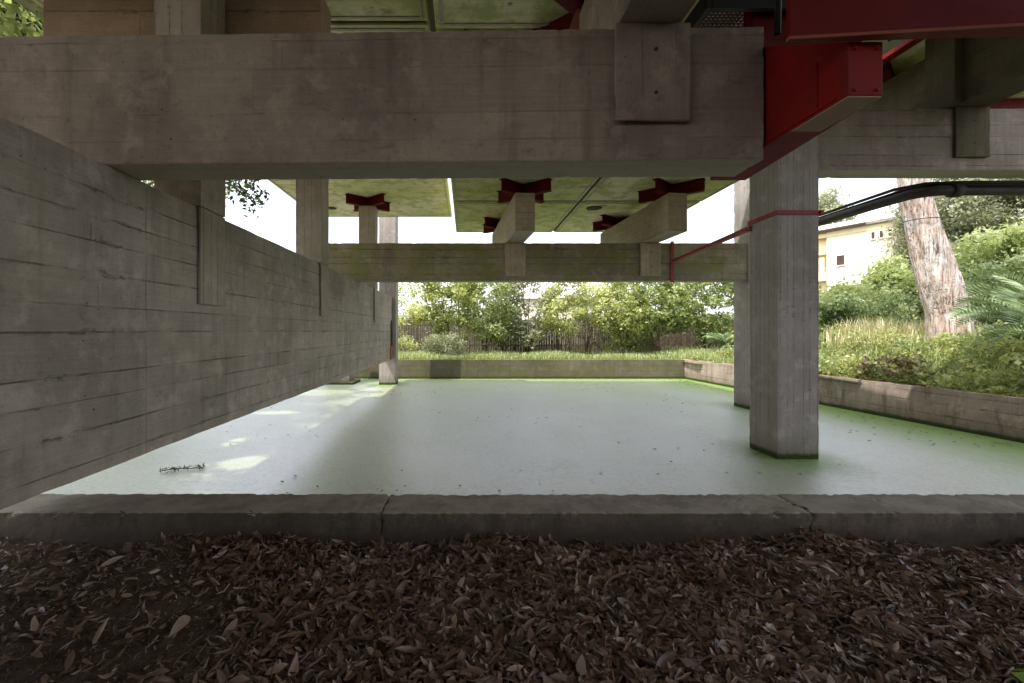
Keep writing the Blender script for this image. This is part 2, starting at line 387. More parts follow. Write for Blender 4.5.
def add_hex(bm, pts, mi=0):
    """8 points: bottom 4 (ccw) then top 4"""
    vs = [bm.verts.new(p) for p in pts]
    for idx in ((3, 2, 1, 0), (4, 5, 6, 7), (0, 1, 5, 4), (1, 2, 6, 5), (2, 3, 7, 6), (3, 0, 4, 7)):
        f = bm.faces.new([vs[i] for i in idx]); f.material_index = mi

def rough_box(bm, x0, x1, y0, y1, z0, z1, step=.12, amp=.006, seed=0):
    """box with gridded faces whose edges are slightly worn and uneven"""
    rng = random.Random(seed)
    nx, ny, nz = [max(1, min(160, int(round((b - a) / step)))) for a, b in ((x0, x1), (y0, y1), (z0, z1))]
    cache = {}
    def V(i, j, k):
        key = (i, j, k)
        if key not in cache:
            on = (i in (0, nx)) + (j in (0, ny)) + (k in (0, nz))
            x = x0 + (x1 - x0) * i / nx; y = y0 + (y1 - y0) * j / ny; z = z0 + (z1 - z0) * k / nz
            s = amp * (1.0 if on >= 2 else .35)
            cx, cy, cz = (x0 + x1) / 2, (y0 + y1) / 2, (z0 + z1) / 2
            r = abs(rng.gauss(0, 1)) * s
            if on >= 2 and rng.random() < .06: r += amp * 2.5
            dx = -r * (1 if x > cx else -1) if i in (0, nx) else 0
            dy = -r * (1 if y > cy else -1) if j in (0, ny) else 0
            dz = -r * (1 if z > cz else -1) if k in (0, nz) else 0
            cache[key] = bm.verts.new((x + dx, y + dy, z + dz))
        return cache[key]
    for k in (0, nz):
        for i in range(nx):
            for j in range(ny):
                bm.faces.new((V(i, j, k), V(i+1, j, k), V(i+1, j+1, k), V(i, j+1, k)))
    for j in (0, ny):
        for i in range(nx):
            for k in range(nz):
                bm.faces.new((V(i, j, k), V(i+1, j, k), V(i+1, j, k+1), V(i, j, k+1)))
    for i in (0, nx):
        for j in range(ny):
            for k in range(nz):
                bm.faces.new((V(i, j, k), V(i, j+1, k), V(i, j+1, k+1), V(i, j, k+1)))

def block(name, x0, x1, y0, y1, z0, z1, mat, bdir, label=None, cat=None, group=None, parent=None, seed=1, amp=.0025, step=.14, rz=0):
    """one worn concrete block; origin at the centre of its base"""
    c = Vector(((x0 + x1) / 2, (y0 + y1) / 2, z0))
    bm = bmesh.new()
    rough_box(bm, x0 - c.x, x1 - c.x, y0 - c.y, y1 - c.y, 0, z1 - z0, step, amp, seed)
    if parent: c = c - parent.location
    o = mesh_obj(name, bm, mat, parent, c, bdir, bevel=.009)
    o.rotation_euler.z = rz
    return props(o, label, cat, group)

def tube(bm, pts, radii, seg=8, cap=True, noise=0, rng=None, mi=0):
    pts = [Vector(p) for p in pts]; rings = []
    up = Vector((.13, .21, .97))
    for i, p in enumerate(pts):
        t = (pts[min(i+1, len(pts)-1)] - pts[max(i-1, 0)]).normalized()
        a = t.cross(up)
        if a.length < .2: a = t.cross(Vector((1, 0, 0)))
        a.normalize(); c = t.cross(a)
        r = radii[i] if hasattr(radii, '__len__') else radii
        ring = []
        for s in range(seg):
            w = 2 * math.pi * s / seg
            rr = r * (1 + (rng.uniform(-noise, noise) if rng else 0))
            ring.append(bm.verts.new(p + (a * math.cos(w) + c * math.sin(w)) * rr))
        rings.append(ring)
    for i in range(len(rings) - 1):
        for s in range(seg):
            f = bm.faces.new((rings[i][s], rings[i][(s+1) % seg], rings[i+1][(s+1) % seg], rings[i+1][s])); f.smooth = True; f.material_index = mi
    if cap and seg > 2:
        bm.faces.new(rings[0][::-1]).material_index = mi; bm.faces.new(rings[-1]).material_index = mi

def np_mesh(name, verts, faces_idx, nper, mat, shade=None, parent=None, loc=(0, 0, 0), smooth=False):
    me = bpy.data.meshes.new(name)
    nv, nf = len(verts), len(faces_idx)
    me.vertices.add(nv); me.vertices.foreach_set('co', verts.astype(np.float32).ravel())
    me.loops.add(nf * nper); me.loops.foreach_set('vertex_index', faces_idx.astype(np.int32).ravel())
    me.polygons.add(nf); me.polygons.foreach_set('loop_start', np.arange(0, nf * nper, nper, dtype=np.int32))
    me.polygons.foreach_set('loop_total', np.full(nf, nper, dtype=np.int32))
    if smooth: me.polygons.foreach_set('use_smooth', np.ones(nf, dtype=bool))
    me.materials.append(mat)
    me.update(calc_edges=True)
    if shade is not None:
        at = me.attributes.new('shade', 'FLOAT', 'POINT'); at.data.foreach_set('value', shade.astype(np.float32))
    o = bpy.data.objects.new(name, me); COL.objects.link(o); o.location = loc
    if parent: o.parent = parent
    return o

def norm(a): return a / np.maximum(1e-9, np.linalg.norm(a, axis=1, keepdims=True))

def leaf_arrays(cent, length, width, rng, upbias=.6, droop=.2):
    """folded rhombic leaves: 6 verts, 4 tris"""
    n = len(cent)
    nrm = norm(rng.normal(0, 1, (n, 3)) + np.array([0, 0, upbias]))
    d = norm(np.cross(nrm, rng.normal(0, 1, (n, 3)))); d[:, 2] -= droop; d = norm(d)
    s = norm(np.cross(nrm, d)); nn = np.cross(d, s)
    L = (length * rng.uniform(.6, 1.3, n))[:, None]; W = (width * rng.uniform(.7, 1.25, n))[:, None]
    base = cent - d * L * .5
    v = np.stack([base, cent - d*L*.05 + s*W*.5 + nn*W*.22, cent + d*L*.5, cent - d*L*.05 - s*W*.5 + nn*W*.22], 1)
    idx = np.arange(n)[:, None] * 4
    f = np.concatenate([idx + np.array([[0, 1, 2]]), idx + np.array([[0, 2, 3]])], 0)
    return v.reshape(-1, 3), f

SUN_GAPS = ((-3.55, 7.25, .34, .30), (-3.05, 7.9, .14, .12), (-4.9, 11.7, .55, .2), (-4.4, 8.6, .1, .3), (-5.2, 15.6, 1.4, .7))
def foliage(name, clumps, per, length, width, mat, rng, parent, upbias=.5, gaps=False):
    """clumps: list of (x,y,z,r) local; leaves sit mostly near each clump's shell"""
    C = []; S = []
    for (x, y, z, r) in clumps:
        n = max(4, int(per * (r / .5) ** 2))
        dvec = norm(rng.normal(0, 1, (n, 3)))
        rad = r * rng.uniform(.25, 1.0, n) ** .55 * rng.uniform(.85, 1.2, n)
        p = dvec * rad[:, None] * np.array([1.1, 1.1, .8]) + np.array([x, y, z])
        C.append(p)
        t = rng.normal(0, .15)
        m_ = rng.random(n) < .16; C[-1][m_] += rng.normal(0, r*.55, (int(m_.sum()), 3))
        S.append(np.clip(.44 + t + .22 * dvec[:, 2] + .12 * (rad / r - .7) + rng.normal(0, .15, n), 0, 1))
    C = np.concatenate(C); S = np.concatenate(S)
    if gaps:                                   # leaves cut out along the sun direction to place light patches on the pond
        Wc = C + np.array(parent.location)
        tt = (Wc[:, 2] - WATER) / sun_dir.z
        gx, gy = Wc[:, 0] - sun_dir.x*tt, Wc[:, 1] - sun_dir.y*tt
        hit = np.zeros(len(C), bool)
        for (ax, ay, ra, rb) in SUN_GAPS: hit |= ((gx-ax)/(ra+.09))**2 + ((gy-ay)/(rb+.09))**2 < rng.uniform(.75, 1.1, len(C))
        C, S = C[~hit], S[~hit]
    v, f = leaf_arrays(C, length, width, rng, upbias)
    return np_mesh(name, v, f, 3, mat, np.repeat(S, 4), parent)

def ellipsoid_clumps(rng, n, cx, cy, cz, rx, ry, rz, rmin, rmax, floor=None):
    out = []
    while len(out) < n:
        d = rng.normal(0, 1, 3); d /= np.linalg.norm(d)
        k = rng.uniform(.30, 1.0) ** .6
        p = np.array([cx + d[0]*rx*k, cy + d[1]*ry*k, cz + d[2]*rz*k])
        if floor is not None and p[2] < floor: continue
        out.append((p[0], p[1], p[2], rng.uniform(rmin, rmax)))
    return out

def ground_z(x, y):
    """terrain height of the garden round the pool"""
    x = np.asarray(x, float); y = np.asarray(y, float)
    wx = 10.43 + (8.5 - y) * .071
    d = np.clip((x - wx - .3) / 4.2, 0, 1); s = d*d*(3-2*d)
    f = np.clip((y - 17) / 6, 0, 1); fade = 1 - f*f*(3-2*f) * .75
    r = np.clip((x - 17) / 14, 0, 1); far = 1.6 * r*r*(3-2*r)
    return .16 + 1.22 * s * fade + far + .05*np.sin(x*.9+1.3)*np.cos(y*.7)

# ------------------------------------------------------------------ camera, sky, sun
cam = bpy.data.cameras.new('camera'); co = bpy.data.objects.new('camera', cam); COL.objects.link(co)
co.location = (0, 0, EYE); co.rotation_euler = (R(90), 0, 0)
cam.sensor_width = 36; cam.lens = 16.0; cam.shift_x = .0449; cam.shift_y = -.01025
cam.clip_start = .05; cam.clip_end = 600
scene.camera = co

SUN_EL = 58
sun_dir = Vector((-.62, -.55, 0)).normalized() * math.cos(R(SUN_EL)); sun_dir.z = math.sin(R(SUN_EL))
w = bpy.data.worlds.new('World'); scene.world = w; w.use_nodes = True
nt = w.node_tree; nt.nodes.clear(); b = NB(nt)
sky = b.n('ShaderNodeTexSky', sky_type='NISHITA'); sky.sun_disc = False
sky.sun_elevation = R(SUN_EL); sky.sun_rotation = math.atan2(sun_dir.x, sun_dir.y)
sky.air_density = 1.0; sky.dust_density = 2.5; sky.ozone_density = 1.0; sky.altitude = 0
hs = b.n('ShaderNodeHueSaturation'); hs.inputs['Saturation'].default_value = .30; hs.inputs['Value'].default_value = 3.2
nt.links.new(sky.outputs[0], hs.inputs['Color'])
bg = b.n('ShaderNodeBackground'); bg.inputs[1].default_value = .15
nt.links.new(hs.outputs[0], bg.inputs[0])
wo = b.n('ShaderNodeOutputWorld'); nt.links.new(bg.outputs[0], wo.inputs[0])
sl = bpy.data.lights.new('sun', 'SUN'); so = bpy.data.objects.new('sun', sl); COL.objects.link(so)
sl.energy = 5.0; sl.angle = R(.6); sl.color = (1, .95, .86)
so.rotation_euler = sun_dir.to_track_quat('Z', 'Y').to_euler(); so.location = (-30, -20, 40)

# ------------------------------------------------------------------ ground, water, lawn
def grid_mesh(name, xs, ys, zf, mat, kind='structure'):
    X, Y = np.meshgrid(xs, ys); Z = zf(X, Y)
    v = np.stack([X.ravel(), Y.ravel(), Z.ravel()], 1)
    nx, ny = len(xs), len(ys)
    i = (np.arange(ny-1)[:, None]*nx + np.arange(nx-1)[None]).ravel()
    f = np.stack([i, i+1, i+1+nx, i+nx], 1)
    o = np_mesh(name, v, f, 4, mat, smooth=True); o['kind'] = kind
    return o

def litter_z(X, Y):
    rng = np.sin(X*2.1+.4)*np.cos(Y*3.1)*.018 + np.sin(X*5.3+Y*4.1)*.010 + np.sin(X*11+1)*np.sin(Y*13)*.006
    left = np.clip((-X - .35*Y) * .5, 0, 1) * .05
    return rng + left + np.clip((Y - 2.75) / .38, 0, 1)**1.5 * (.035 + .035 * np.sin(X*3.1+.5) + .015*np.sin(X*8.7))
_r = np.random.default_rng(3)
def soil_z(X, Y):
    z = litter_z(X, Y)
    for k in range(26):
        a, c = _r.uniform(8, 42), _r.uniform(0, 6.28); th = _r.uniform(0, 3.14)
        z = z + np.sin((X*math.cos(th)+Y*math.sin(th))*a + c) * .022 / (a ** .55) * .5
    pit = np.sin(X*23+np.sin(Y*17)*1.5)*np.sin(Y*27+np.sin(X*13)*1.7)
    return z - .012 - np.clip(pit-.35, 0, 1)*.035
grid_mesh('ground', np.concatenate([np.linspace(-40, -4, 30), np.linspace(-3.9, 7, 380), np.linspace(7.2, 40, 30)]),
          np.concatenate([np.linspace(-40, .2, 30), np.linspace(.25, 3.22, 110)]), soil_z, M['soil'])
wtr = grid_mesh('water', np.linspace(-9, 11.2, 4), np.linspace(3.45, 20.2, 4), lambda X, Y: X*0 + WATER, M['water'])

# garden terrain: far side, right side, left side, out to the horizon (one sheet with the pool cut out)
xs = np.unique(np.concatenate([np.linspace(-300, -20, 15), np.linspace(-20, 40, 121), np.linspace(40, 300, 15)]))
ys = np.unique(np.concatenate([np.linspace(3.3, 36, 67), np.linspace(36, 400, 16)]))
X, Y = np.meshgrid(xs, ys); Z = ground_z(X, Y)
nx, ny = len(xs), len(ys)
v = np.stack([X.ravel(), Y.ravel(), Z.ravel()], 1)
i = (np.arange(ny-1)[:, None]*nx + np.arange(nx-1)[None]).ravel()
f = np.stack([i, i+1, i+1+nx, i+nx], 1)
cx = v[f][:, :, 0].mean(1); cy = v[f][:, :, 1].mean(1)
inside = (cx > -9.2) & (cx < 10.43 + (8.5 - cy)*.071 + .05) & (cy < 20.35)
vv = v.copy()
o = np_mesh('lawn', v, f[~inside], 4, M['lawn'], smooth=True); o['kind'] = 'structure'

# ------------------------------------------------------------------ pool surround
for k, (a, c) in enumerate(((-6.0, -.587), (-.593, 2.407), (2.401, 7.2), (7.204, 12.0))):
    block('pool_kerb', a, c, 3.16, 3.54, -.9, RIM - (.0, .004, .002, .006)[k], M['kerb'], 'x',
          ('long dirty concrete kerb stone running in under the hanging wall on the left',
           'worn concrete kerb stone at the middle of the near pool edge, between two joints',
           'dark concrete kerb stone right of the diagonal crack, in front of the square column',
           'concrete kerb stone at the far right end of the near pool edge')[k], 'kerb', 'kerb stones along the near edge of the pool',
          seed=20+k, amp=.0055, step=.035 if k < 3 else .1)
block('pool_wall', -9.2, 9.62, 20.0, 20.32, -1.0, RIM, M['farwall'], 'x',
      'low mossy board-marked concrete wall closing the far end of the pool below the shrubs', 'pool wall', seed=5)
# right wall, slightly turned
def xw(y): return 10.43 + (8.5 - y) * .071
bm = bmesh.new()
n = 60; y0, y1 = 3.55, 20.3
rng = random.Random(9)
rows = []
for k in range(n + 1):
    y = y0 + (y1 - y0) * k / n; x = xw(y); j = rng.uniform(-.008, .008); j2 = rng.uniform(-.012, .008)
    rows.append([bm.verts.new(p) for p in ((x, y, -1.0), (x + j*.5, y, RIM - .1), (x + j, y, RIM + j2), (x + .28, y, RIM + j2), (x + .28, y, -1.0))])
for k in range(n):
    for q in range(4): bm.faces.new((rows[k][q], rows[k+1][q], rows[k+1][q+1], rows[k][q+1]))
bm.faces.new(rows[0]); bm.faces.new(rows[-1][::-1])
o = mesh_obj('pool_wall', bm, M['poolwall'], bdir='y')
props(o, 'low rust-stained concrete wall along the right side of the pool, holding back the weeds', 'pool wall')
block('pool_wall', -9.5, -9.2, 3.55, 20.3, -1.0, RIM, M['poolwall'], 'y',
      'low concrete pool wall far to the left behind the hanging wall', 'pool wall', seed=6)

# ------------------------------------------------------------------ hanging wall and its posts
wl = empty('hanging_wall', (-3.03, 6, .385), 'long board-marked concrete wall hanging over the left side of the pool', 'wall')
block('panel', -3.17, -2.89, -7.0, 4.12, .385, 2.84, M['wall'], 'y', parent=wl, seed=31, step=.2, amp=.002)
block('panel', -3.172, -2.893, 4.119, 17.74, .388, 2.838, M['wall'], 'y', parent=wl, seed=32, step=.2, amp=.002)
bm = bmesh.new(); add_box(bm, -.02, .02, -.16, .16, 0, .48)
plate = mesh_obj('rusty_plate', bm, M['rusty'], wl, (-2.872+3.03, 17.45-6, .42-.385), 'z', .004)
bm = bmesh.new()
tube(bm, [(0, -.12, 0), (0, -.12, .85), (0, -.07, .95), (0, 0, .98), (0, .07, .95), (0, .12, .85), (0, .12, 0)], .018, 6)
mesh_obj('ladder_rail', bm, M['black'], wl, (-2.85+3.03, 17.4-6, .92-.385), uv=False)

def post(y0, y1, ztop, zbot, label, seed, wx=.5):
    """post clamped over the hanging wall: leg on the pool side, leg behind, head above the wall"""
    t = empty('concrete_post', (-3.1, (y0+y1)/2, zbot), label, 'post', 'posts standing over the hanging wall')
    block('shaft', -3.36, -2.848, y0, y1, 2.842, ztop, M['post'], 'z', parent=t, seed=seed)
    block('lap_leg', -2.887, -2.849, y0+.003, y1-.003, zbot, 2.84, M['post'], 'z', parent=t, seed=seed+1, amp=.003)
    block('lap_leg', -3.36, -3.176, y0+.003, y1-.003, zbot, 2.84, M['post'], 'z', parent=t, seed=seed+2, amp=.003)
    return t
SL_L, SL_R = EYE + 4.22, EYE + 3.60
post(4.89, 5.40, SL_L, 1.79, 'nearest square concrete post clamped over the hanging wall', 41)
post(8.97, 9.46, SL_L, 1.80, 'middle square concrete post clamped over the hanging wall, between the two beams', 44)
post(14.24, 14.72, EYE + 3.91, 1.78, 'short concrete post over the hanging wall carrying a red steel cross', 47)

# ------------------------------------------------------------------ beams
nb = block('concrete_beam', -4.6, 2.34, 3.63, 4.04, 2.842, 3.885, M['front'], 'x',
      'huge dark concrete beam across the foreground lying on the hanging wall', 'beam', seed=51, amp=.002, step=.05, rz=R(-1.15))
block('concrete_beam', -4.2, 7.72, 12.2, 12.61, 2.842, 3.86, M['mid'], 'x',
      'mossy concrete beam crossing above the far half of the pool', 'beam', seed=52, amp=.003, step=.1)
block('concrete_beam', 5.785, 14.5, 7.50, 7.92, EYE+2.65, EYE+3.67, M['right'], 'x',
      'high grey concrete beam running right from the square column', 'beam', seed=53, amp=.003, step=.1)
block('concrete_beam', -5.07, -1.74, 5.45, 5.88, EYE+2.9, EYE+4.1, M['upper'], 'x',
      'tan board-marked beam seen above the left half of the foreground beam', 'beam', seed=54, amp=.0025, step=.1)

# columns
def column(x0, x1, y0, y1, ztop, label, seed, mat='col'):
    return block('concrete_column', x0, x1, y0, y1, -1.0, ztop, M[mat], 'z', label, 'column', seed=seed, amp=.0025, step=.1)
column(5.10, 5.78, 7.45, 8.20, 6.6, 'square concrete column standing in the pool with a red strap round it', 61)
column(7.55, 8.23, 12.16, 12.84, 6.4, 'pale concrete column just behind the strapped column, at the end of the mossy beam', 62)
column(-3.40, -2.74, 17.76, 18.4, 8.2, 'far square concrete column at the end of the hanging wall', 63)
t = empty('concrete_pier', (-5.1, 18.4, -1.0), 'low concrete pier on a flat footing behind the far end of the hanging wall', 'pier')
block('shaft', -5.6, -4.62, 18.0, 18.8, -.498, 2.6, M['col'], 'z', parent=t, seed=64)
block('footing', -5.75, -4.40, 17.8, 19.0, -1.0, -.50, M['poolwall'], 'x', parent=t, seed=65)

# cross beams lapped over the main beams
def cross_beam(x0, x1, y0, y1, z0, h, py0, px0, px1, pz0, mat, label, rz=0, seed=70, hole=True):
    t = empty('cross_beam', ((x0+x1)/2, py0, z0), label, 'cross beam', 'short beams laid across the big beams')
    block('body', x0, x1, y0, y1, z0, z0+h, M[mat], 'y', parent=t, seed=seed, step=.12)
    block('lap_plate', px0, px1, py0-.055, py0-.004, pz0, z0-.003, M[mat], 'z', parent=t, seed=seed+1, step=.12, amp=.004)
    block('lap_plate', px0, px1, py0+.414, py0+.47, pz0, z0-.003, M[mat], 'z', parent=t, seed=seed+2, step=.12, amp=.004)
    if hole:
        for hz in (.28, .72):
            bm = bmesh.new(); bmesh.ops.create_cone(bm, cap_ends=True, segments=10, radius1=.014, radius2=.014, depth=.012, matrix=Matrix.Rotation(R(90), 4, 'X'))
            mesh_obj('tie_hole', bm, M['black'], t, Vector(((px0+px1)/2+.02, py0-.0555, pz0+(z0-pz0)*hz))-t.location, uv=False)
    t.rotation_euler.z = rz
    return t
zb = 3.865
cross_beam(1.08, 1.56, 10.8, 15.5, zb, .92, 12.2, 1.03, 1.60, 2.96, 'cross', 'pale cross beam resting on the mossy beam, left one of the pair', R(3.4), 71)
cross_beam(4.72, 5.18, 10.8, 15.4, zb, .92, 12.2, 4.65, 5.22, 2.96, 'cross', 'pale cross beam resting on the mossy beam, right one of the pair near the columns', R(3.4), 74)
cross_beam(1.18, 1.68, 2.2, 4.75, 3.89, .92, 3.57, 1.155, 1.74, 3.13, 'front', 'dark cross beam lapped over the foreground beam with a plate down its face', 0, 77)
cross_beam(8.00, 8.56, 4.4, 9.3, EYE+3.68, 1.08, 7.50, 8.02, 8.58, EYE+2.85, 'dkcross', 'olive stained cross beam above the high grey beam at upper right', 0, 80)
block('concrete_post', 7.86, 7.993, 7.32, 7.80, EYE+3.675, EYE+5.0, M['dkcross'], 'z', 'narrow mossy upright against the side of the olive cross beam, upper right', 'post', seed=84)

# ------------------------------------------------------------------ slabs
def slab(x0, x1, y0, y1, z, label, mat='slab', group='concrete floor slabs overhead', th=.2):
    t = empty('ceiling_slab', ((x0+x1)/2, (y0+y1)/2, z), label, 'ceiling slab', group)
    bm = bmesh.new(); add_box(bm, x0, x1, y0, y1, z, z+th)
    for vtx in bm.verts: vtx.co -= t.location
    mesh_obj('panel', bm, M[mat], t, bdir='x', bevel=.012)
    bm = bmesh.new(); e = .05; d = .035       # drip rib round the edge
    add_box(bm, x0+e, x1-e, y0+.06, y0+.10, z-d*.4, z+.001); add_box(bm, x0+e, x1-e, y1-.10, y1-.06, z-d*.4, z+.001)
    add_box(bm, x0+.06, x0+.10, y0+.105, y1-.105, z-d*.4, z+.001); add_box(bm, x1-.10, x1-.06, y0+.105, y1-.105, z-d*.4, z+.001)
    for vtx in bm.verts: vtx.co -= t.location
    mesh_obj('drip_rib', bm, M['slab_edge'], t, bdir='x')
    return t
slab(-5.54, -.52, 6.28, 16.85, SL_L, 'pale mossy slab over the left of the pool, resting on the red cross of the short post', 'slab_pale')
S2 = slab(-5.54, -.52, -1.0, 6.20, SL_L, 'mossy slab above the left part of the foreground beam', 'slab_pale')
slab(-.36, 3.13, 5.5, 12.64, SL_R, 'green stained slab over the middle of the pool, nearer than the cross seam')
slab(-.36, 3.13, 12.74, 16.6, SL_R, 'green stained slab at the far edge, left of the diagonal seam')
S5 = slab(3.21, 6.56, 8.4, 12.64, SL_R, 'green stained slab in front of the columns, right of the diagonal seam')
S6 = slab(3.21, 6.56, 12.74, 16.6, SL_R, 'green stained slab at the far edge with a round drain hole')
slab(-.36, 3.18, -1.0, 5.42, SL_R, 'dark green slab above the right part of the foreground beam')
slab(7.65, 8.9, 2.5, 9.6, EYE+4.98, 'pale slab on the olive cross beam at upper right')
block('shade_slab', -6.5, 7.2, -7, 11.6, EYE+4.75, EYE+5.0, M['slab_edge'], 'x', 'hidden slab added above the whole undercroft to darken it', 'shade slab', step=1)  # hidden slabs, added and sized to block sky light
block('shade_slab', 6.3, 9.0, -7, 7.6, EYE+5.45, EYE+5.7, M['slab_edge'], 'x', 'hidden slab added above the right side of the undercroft to darken it', 'shade slab', step=1)
for (sl_, x0, x1, y0, y1) in ((S5, -.36, 6.5, 12.642, 12.738), (S5, 3.132, 3.208, 8.4, 12.6), (S6, 3.132, 3.208, 12.75, 16.55), (S2, -5.5, -.55, 6.203, 6.277)):
    bm = bmesh.new(); add_box(bm, x0, x1, y0, y1, sl_.location.z + .035, sl_.location.z + .19)
    for q in bm.verts: q.co -= sl_.location
    mesh_obj('seam_blackout', bm, M['black'], sl_, uv=False)  # black strips added to keep the slab seams dark
# drain hole
bm = bmesh.new(); bmesh.ops.create_cone(bm, cap_ends=True, segments=20, radius1=.22, radius2=.22, depth=.02)
o = mesh_obj('drain_cover', bm, M['black'], None, (3.74, 13.3, SL_R-.012), uv=False); props(o, 'dark round drain opening in the green slab by the right cross beam', 'drain cover')
bm = bmesh.new(); bmesh.ops.create_cone(bm, cap_ends=True, segments=16, radius1=.16, radius2=.16, depth=.02)
o = mesh_obj('drain_cover', bm, M['black'], None, (-4.6, 15.6, SL_L-.012), uv=False); props(o, 'small dark drain opening in the pale slab above the hanging wall', 'drain cover')

# ------------------------------------------------------------------ red steel
def steel_cross(x, y, z, hgt, label):
    t = empty('steel_cross', (x, y, z), label, 'steel bracket', 'red steel crosses between beams and slabs')
    for k in range(2):
        bm = bmesh.new(); L = .78
        add_box(bm, -L, L, -.012, .012, .025, hgt - .025)
        ww = .075
        add_box(bm, -L, L, -ww, ww, hgt - .022, hgt - .002 - k*.002)
        add_box(bm, -L*.98, L*.98, -ww, ww, .004 + k*.002, .026)
        bmesh.ops.rotate(bm, cent=(0, 0, 0), matrix=Matrix.Rotation(R(42 if k == 0 else 138), 3, 'Z'), verts=bm.verts[:])
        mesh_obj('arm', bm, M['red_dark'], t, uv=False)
    bm = bmesh.new(); add_box(bm, -.26, .26, -.26, .26, -.018, .003)
    mesh_obj('base_plate', bm, M['red_pale'], t, uv=False)
    return t
def copy_tree(o, parent=None):
    c = o.copy(); COL.objects.link(c)
    if parent: c.parent = parent
    for ch in [q for q in bpy.data.objects if q.parent == o]: copy_tree(ch, c)
    return c
sc0 = steel_cross(-3.1, 14.48, EYE+3.93, SL_L-EYE-3.93, 'red steel cross on top of the short post at the hanging wall')
zc = zb + .92 + .018; hc = SL_R - zc
sc1 = steel_cross(1.42, 11.25, zc, hc, 'red steel cross on the near end of the left pale cross beam')
for (x, y, z, lab) in ((1.18, 14.9, zc, 'red steel cross on the far end of the left pale cross beam'),
                       (5.05, 11.25, zc, 'red steel cross on the near end of the right pale cross beam'),
                       (4.80, 14.6, zc, 'red steel cross on the far end of the right pale cross beam'),
                       (1.40, 4.95, 3.89+.94, 'red steel cross glimpsed over the top of the foreground beam'),
                       (8.28, 8.9, EYE+4.78, 'red steel cross on the olive cross beam at upper right')):
    c = copy_tree(sc1); c.location = (x, y, z); c['label'] = lab
    if z > 5.5: c.scale = (1, 1, .6)

# red box beam running towards the camera beside the end of the foreground beam
t = empty('steel_box_beam', (2.5, 3.6, EYE+1.45), 'bright red steel box beam with an underside painted sunlit tan, at the end of the foreground beam', 'steel beam')
bm = bmesh.new(); add_hex(bm, [(2.36, 2.81, 2.955), (2.575, 2.81, 2.955), (2.70, 4.4, 2.955), (2.36, 4.4, 2.955),
                               (2.36, 2.81, EYE+1.785), (2.575, 2.81, EYE+1.785), (2.70, 4.4, EYE+2.72), (2.36, 4.4, EYE+2.72)])
for q in bm.verts: q.co -= t.location
mesh_obj('box_section', bm, M['red'], t, bevel=.006)
bm = bmesh.new(); add_box(bm, 2.362, 2.57, 2.815, 3.3, 2.946, 2.9535)
for q in bm.verts: q.co -= t.location
mesh_obj('lit_patch', bm, paint('sunlit_underside', (.30, .19, .12), .7, .2, (.3, .1, .06)), t)  # tan patch, sunlight put into the underside colour
bm = bmesh.new(); add_box(bm, 2.352, 2.358, 2.9, 4.3, 2.975, 2.99); add_box(bm, 2.35, 2.358, 3.05, 3.07, 2.99, 3.3)
for q in bm.verts: q.co -= t.location
mesh_obj('weld_seam', bm, M['red'], t)

for (bx_, bz_) in ((2.40, 2.99), (2.535, 2.99), (2.40, 3.245), (2.535, 3.245)):
    bm = bmesh.new(); bmesh.ops.create_cone(bm, cap_ends=True, segments=6, radius1=.013, radius2=.012, depth=.014, matrix=Matrix.Rotation(R(90), 4, 'X'))
    mesh_obj('bolt', bm, M['red'], t, Vector((bx_, 2.803, bz_)) - t.location, uv=False)

t = empty('steel_girder', (3.0, 2.7, EYE+1.77), 'long dark red steel girder along the top right with a pale lower flange', 'steel beam')
zg = EYE + 1.776
A, B_ = (1.97, 2.77), (4.6, 2.52)
def P(p, dz, off=0): return Vector((p[0], p[1]+off, zg+dz))
bm = bmesh.new()
add_hex(bm, [P(A, .022), P(B_, .022), P(B_, .022, .03), P(A, .022, .03), P(A, .60), P(B_, .60), P(B_, .60, .03), P(A, .60, .03)])
for q in bm.verts: q.co -= t.location
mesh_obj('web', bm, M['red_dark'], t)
bm = bmesh.new()
add_hex(bm, [P(A, 0), P(B_, 0), P(B_, 0, .17), P(A, 0, .035), P(A, .02), P(B_, .02), P(B_, .02, .17), P(A, .02, .035)])
for q in bm.verts: q.co -= t.location
mesh_obj('flange', bm, M['red_pale'], t)
for fx in (.25, .6, .95):
    bm = bmesh.new()
    p = Vector(A).lerp(Vector(B_), fx); add_box(bm, p.x-.006, p.x+.006, p.y+.032, p.y+.12, zg+.022, zg+.6)
    for q in bm.verts: q.co -= t.location
    mesh_obj('stiffener', bm, M['red'], t)
# dark red beam and mesh grating behind
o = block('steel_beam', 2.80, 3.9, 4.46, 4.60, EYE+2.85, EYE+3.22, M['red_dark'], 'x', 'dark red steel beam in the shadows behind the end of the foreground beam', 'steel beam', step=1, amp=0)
t = empty('mesh_grating', (3.2, 4.8, EYE+3.2), 'dark red perforated metal grating overhead at the top, right of the green slab', 'grating')
bm = bmesh.new()
for k in range(34): add_box(bm, -.0+k*.045-.8, k*.045-.8+.014, -.4, .9, 0, .012)
for k in range(30): add_box(bm, -.8, .74, -.4+k*.045, -.4+k*.045+.014, .0125, .022)
mesh_obj('perforated_sheet', bm, plain('grating_red', (.09, .03, .03), .6), t, uv=False)
bm = bmesh.new(); add_box(bm, -.85, .8, -.46, -.405, -.12, .06); add_box(bm, -.85, .8, .905, .96, -.12, .06)
add_box(bm, -.9, -.855, -.46, .96, -.12, .06); add_box(bm, .805, .85, -.46, .96, -.12, .06)
mesh_obj('frame', bm, M['black'], t)
bm = bmesh.new(); tube(bm, [(2.36, 3.45, 3.75), (2.37, 3.44, 4.2), (2.34, 3.46, 4.7)], .022, 6)
o = mesh_obj('cable', bm, M['cable'], uv=False); props(o, 'short black cable hanging beside the end of the foreground beam', 'cable')
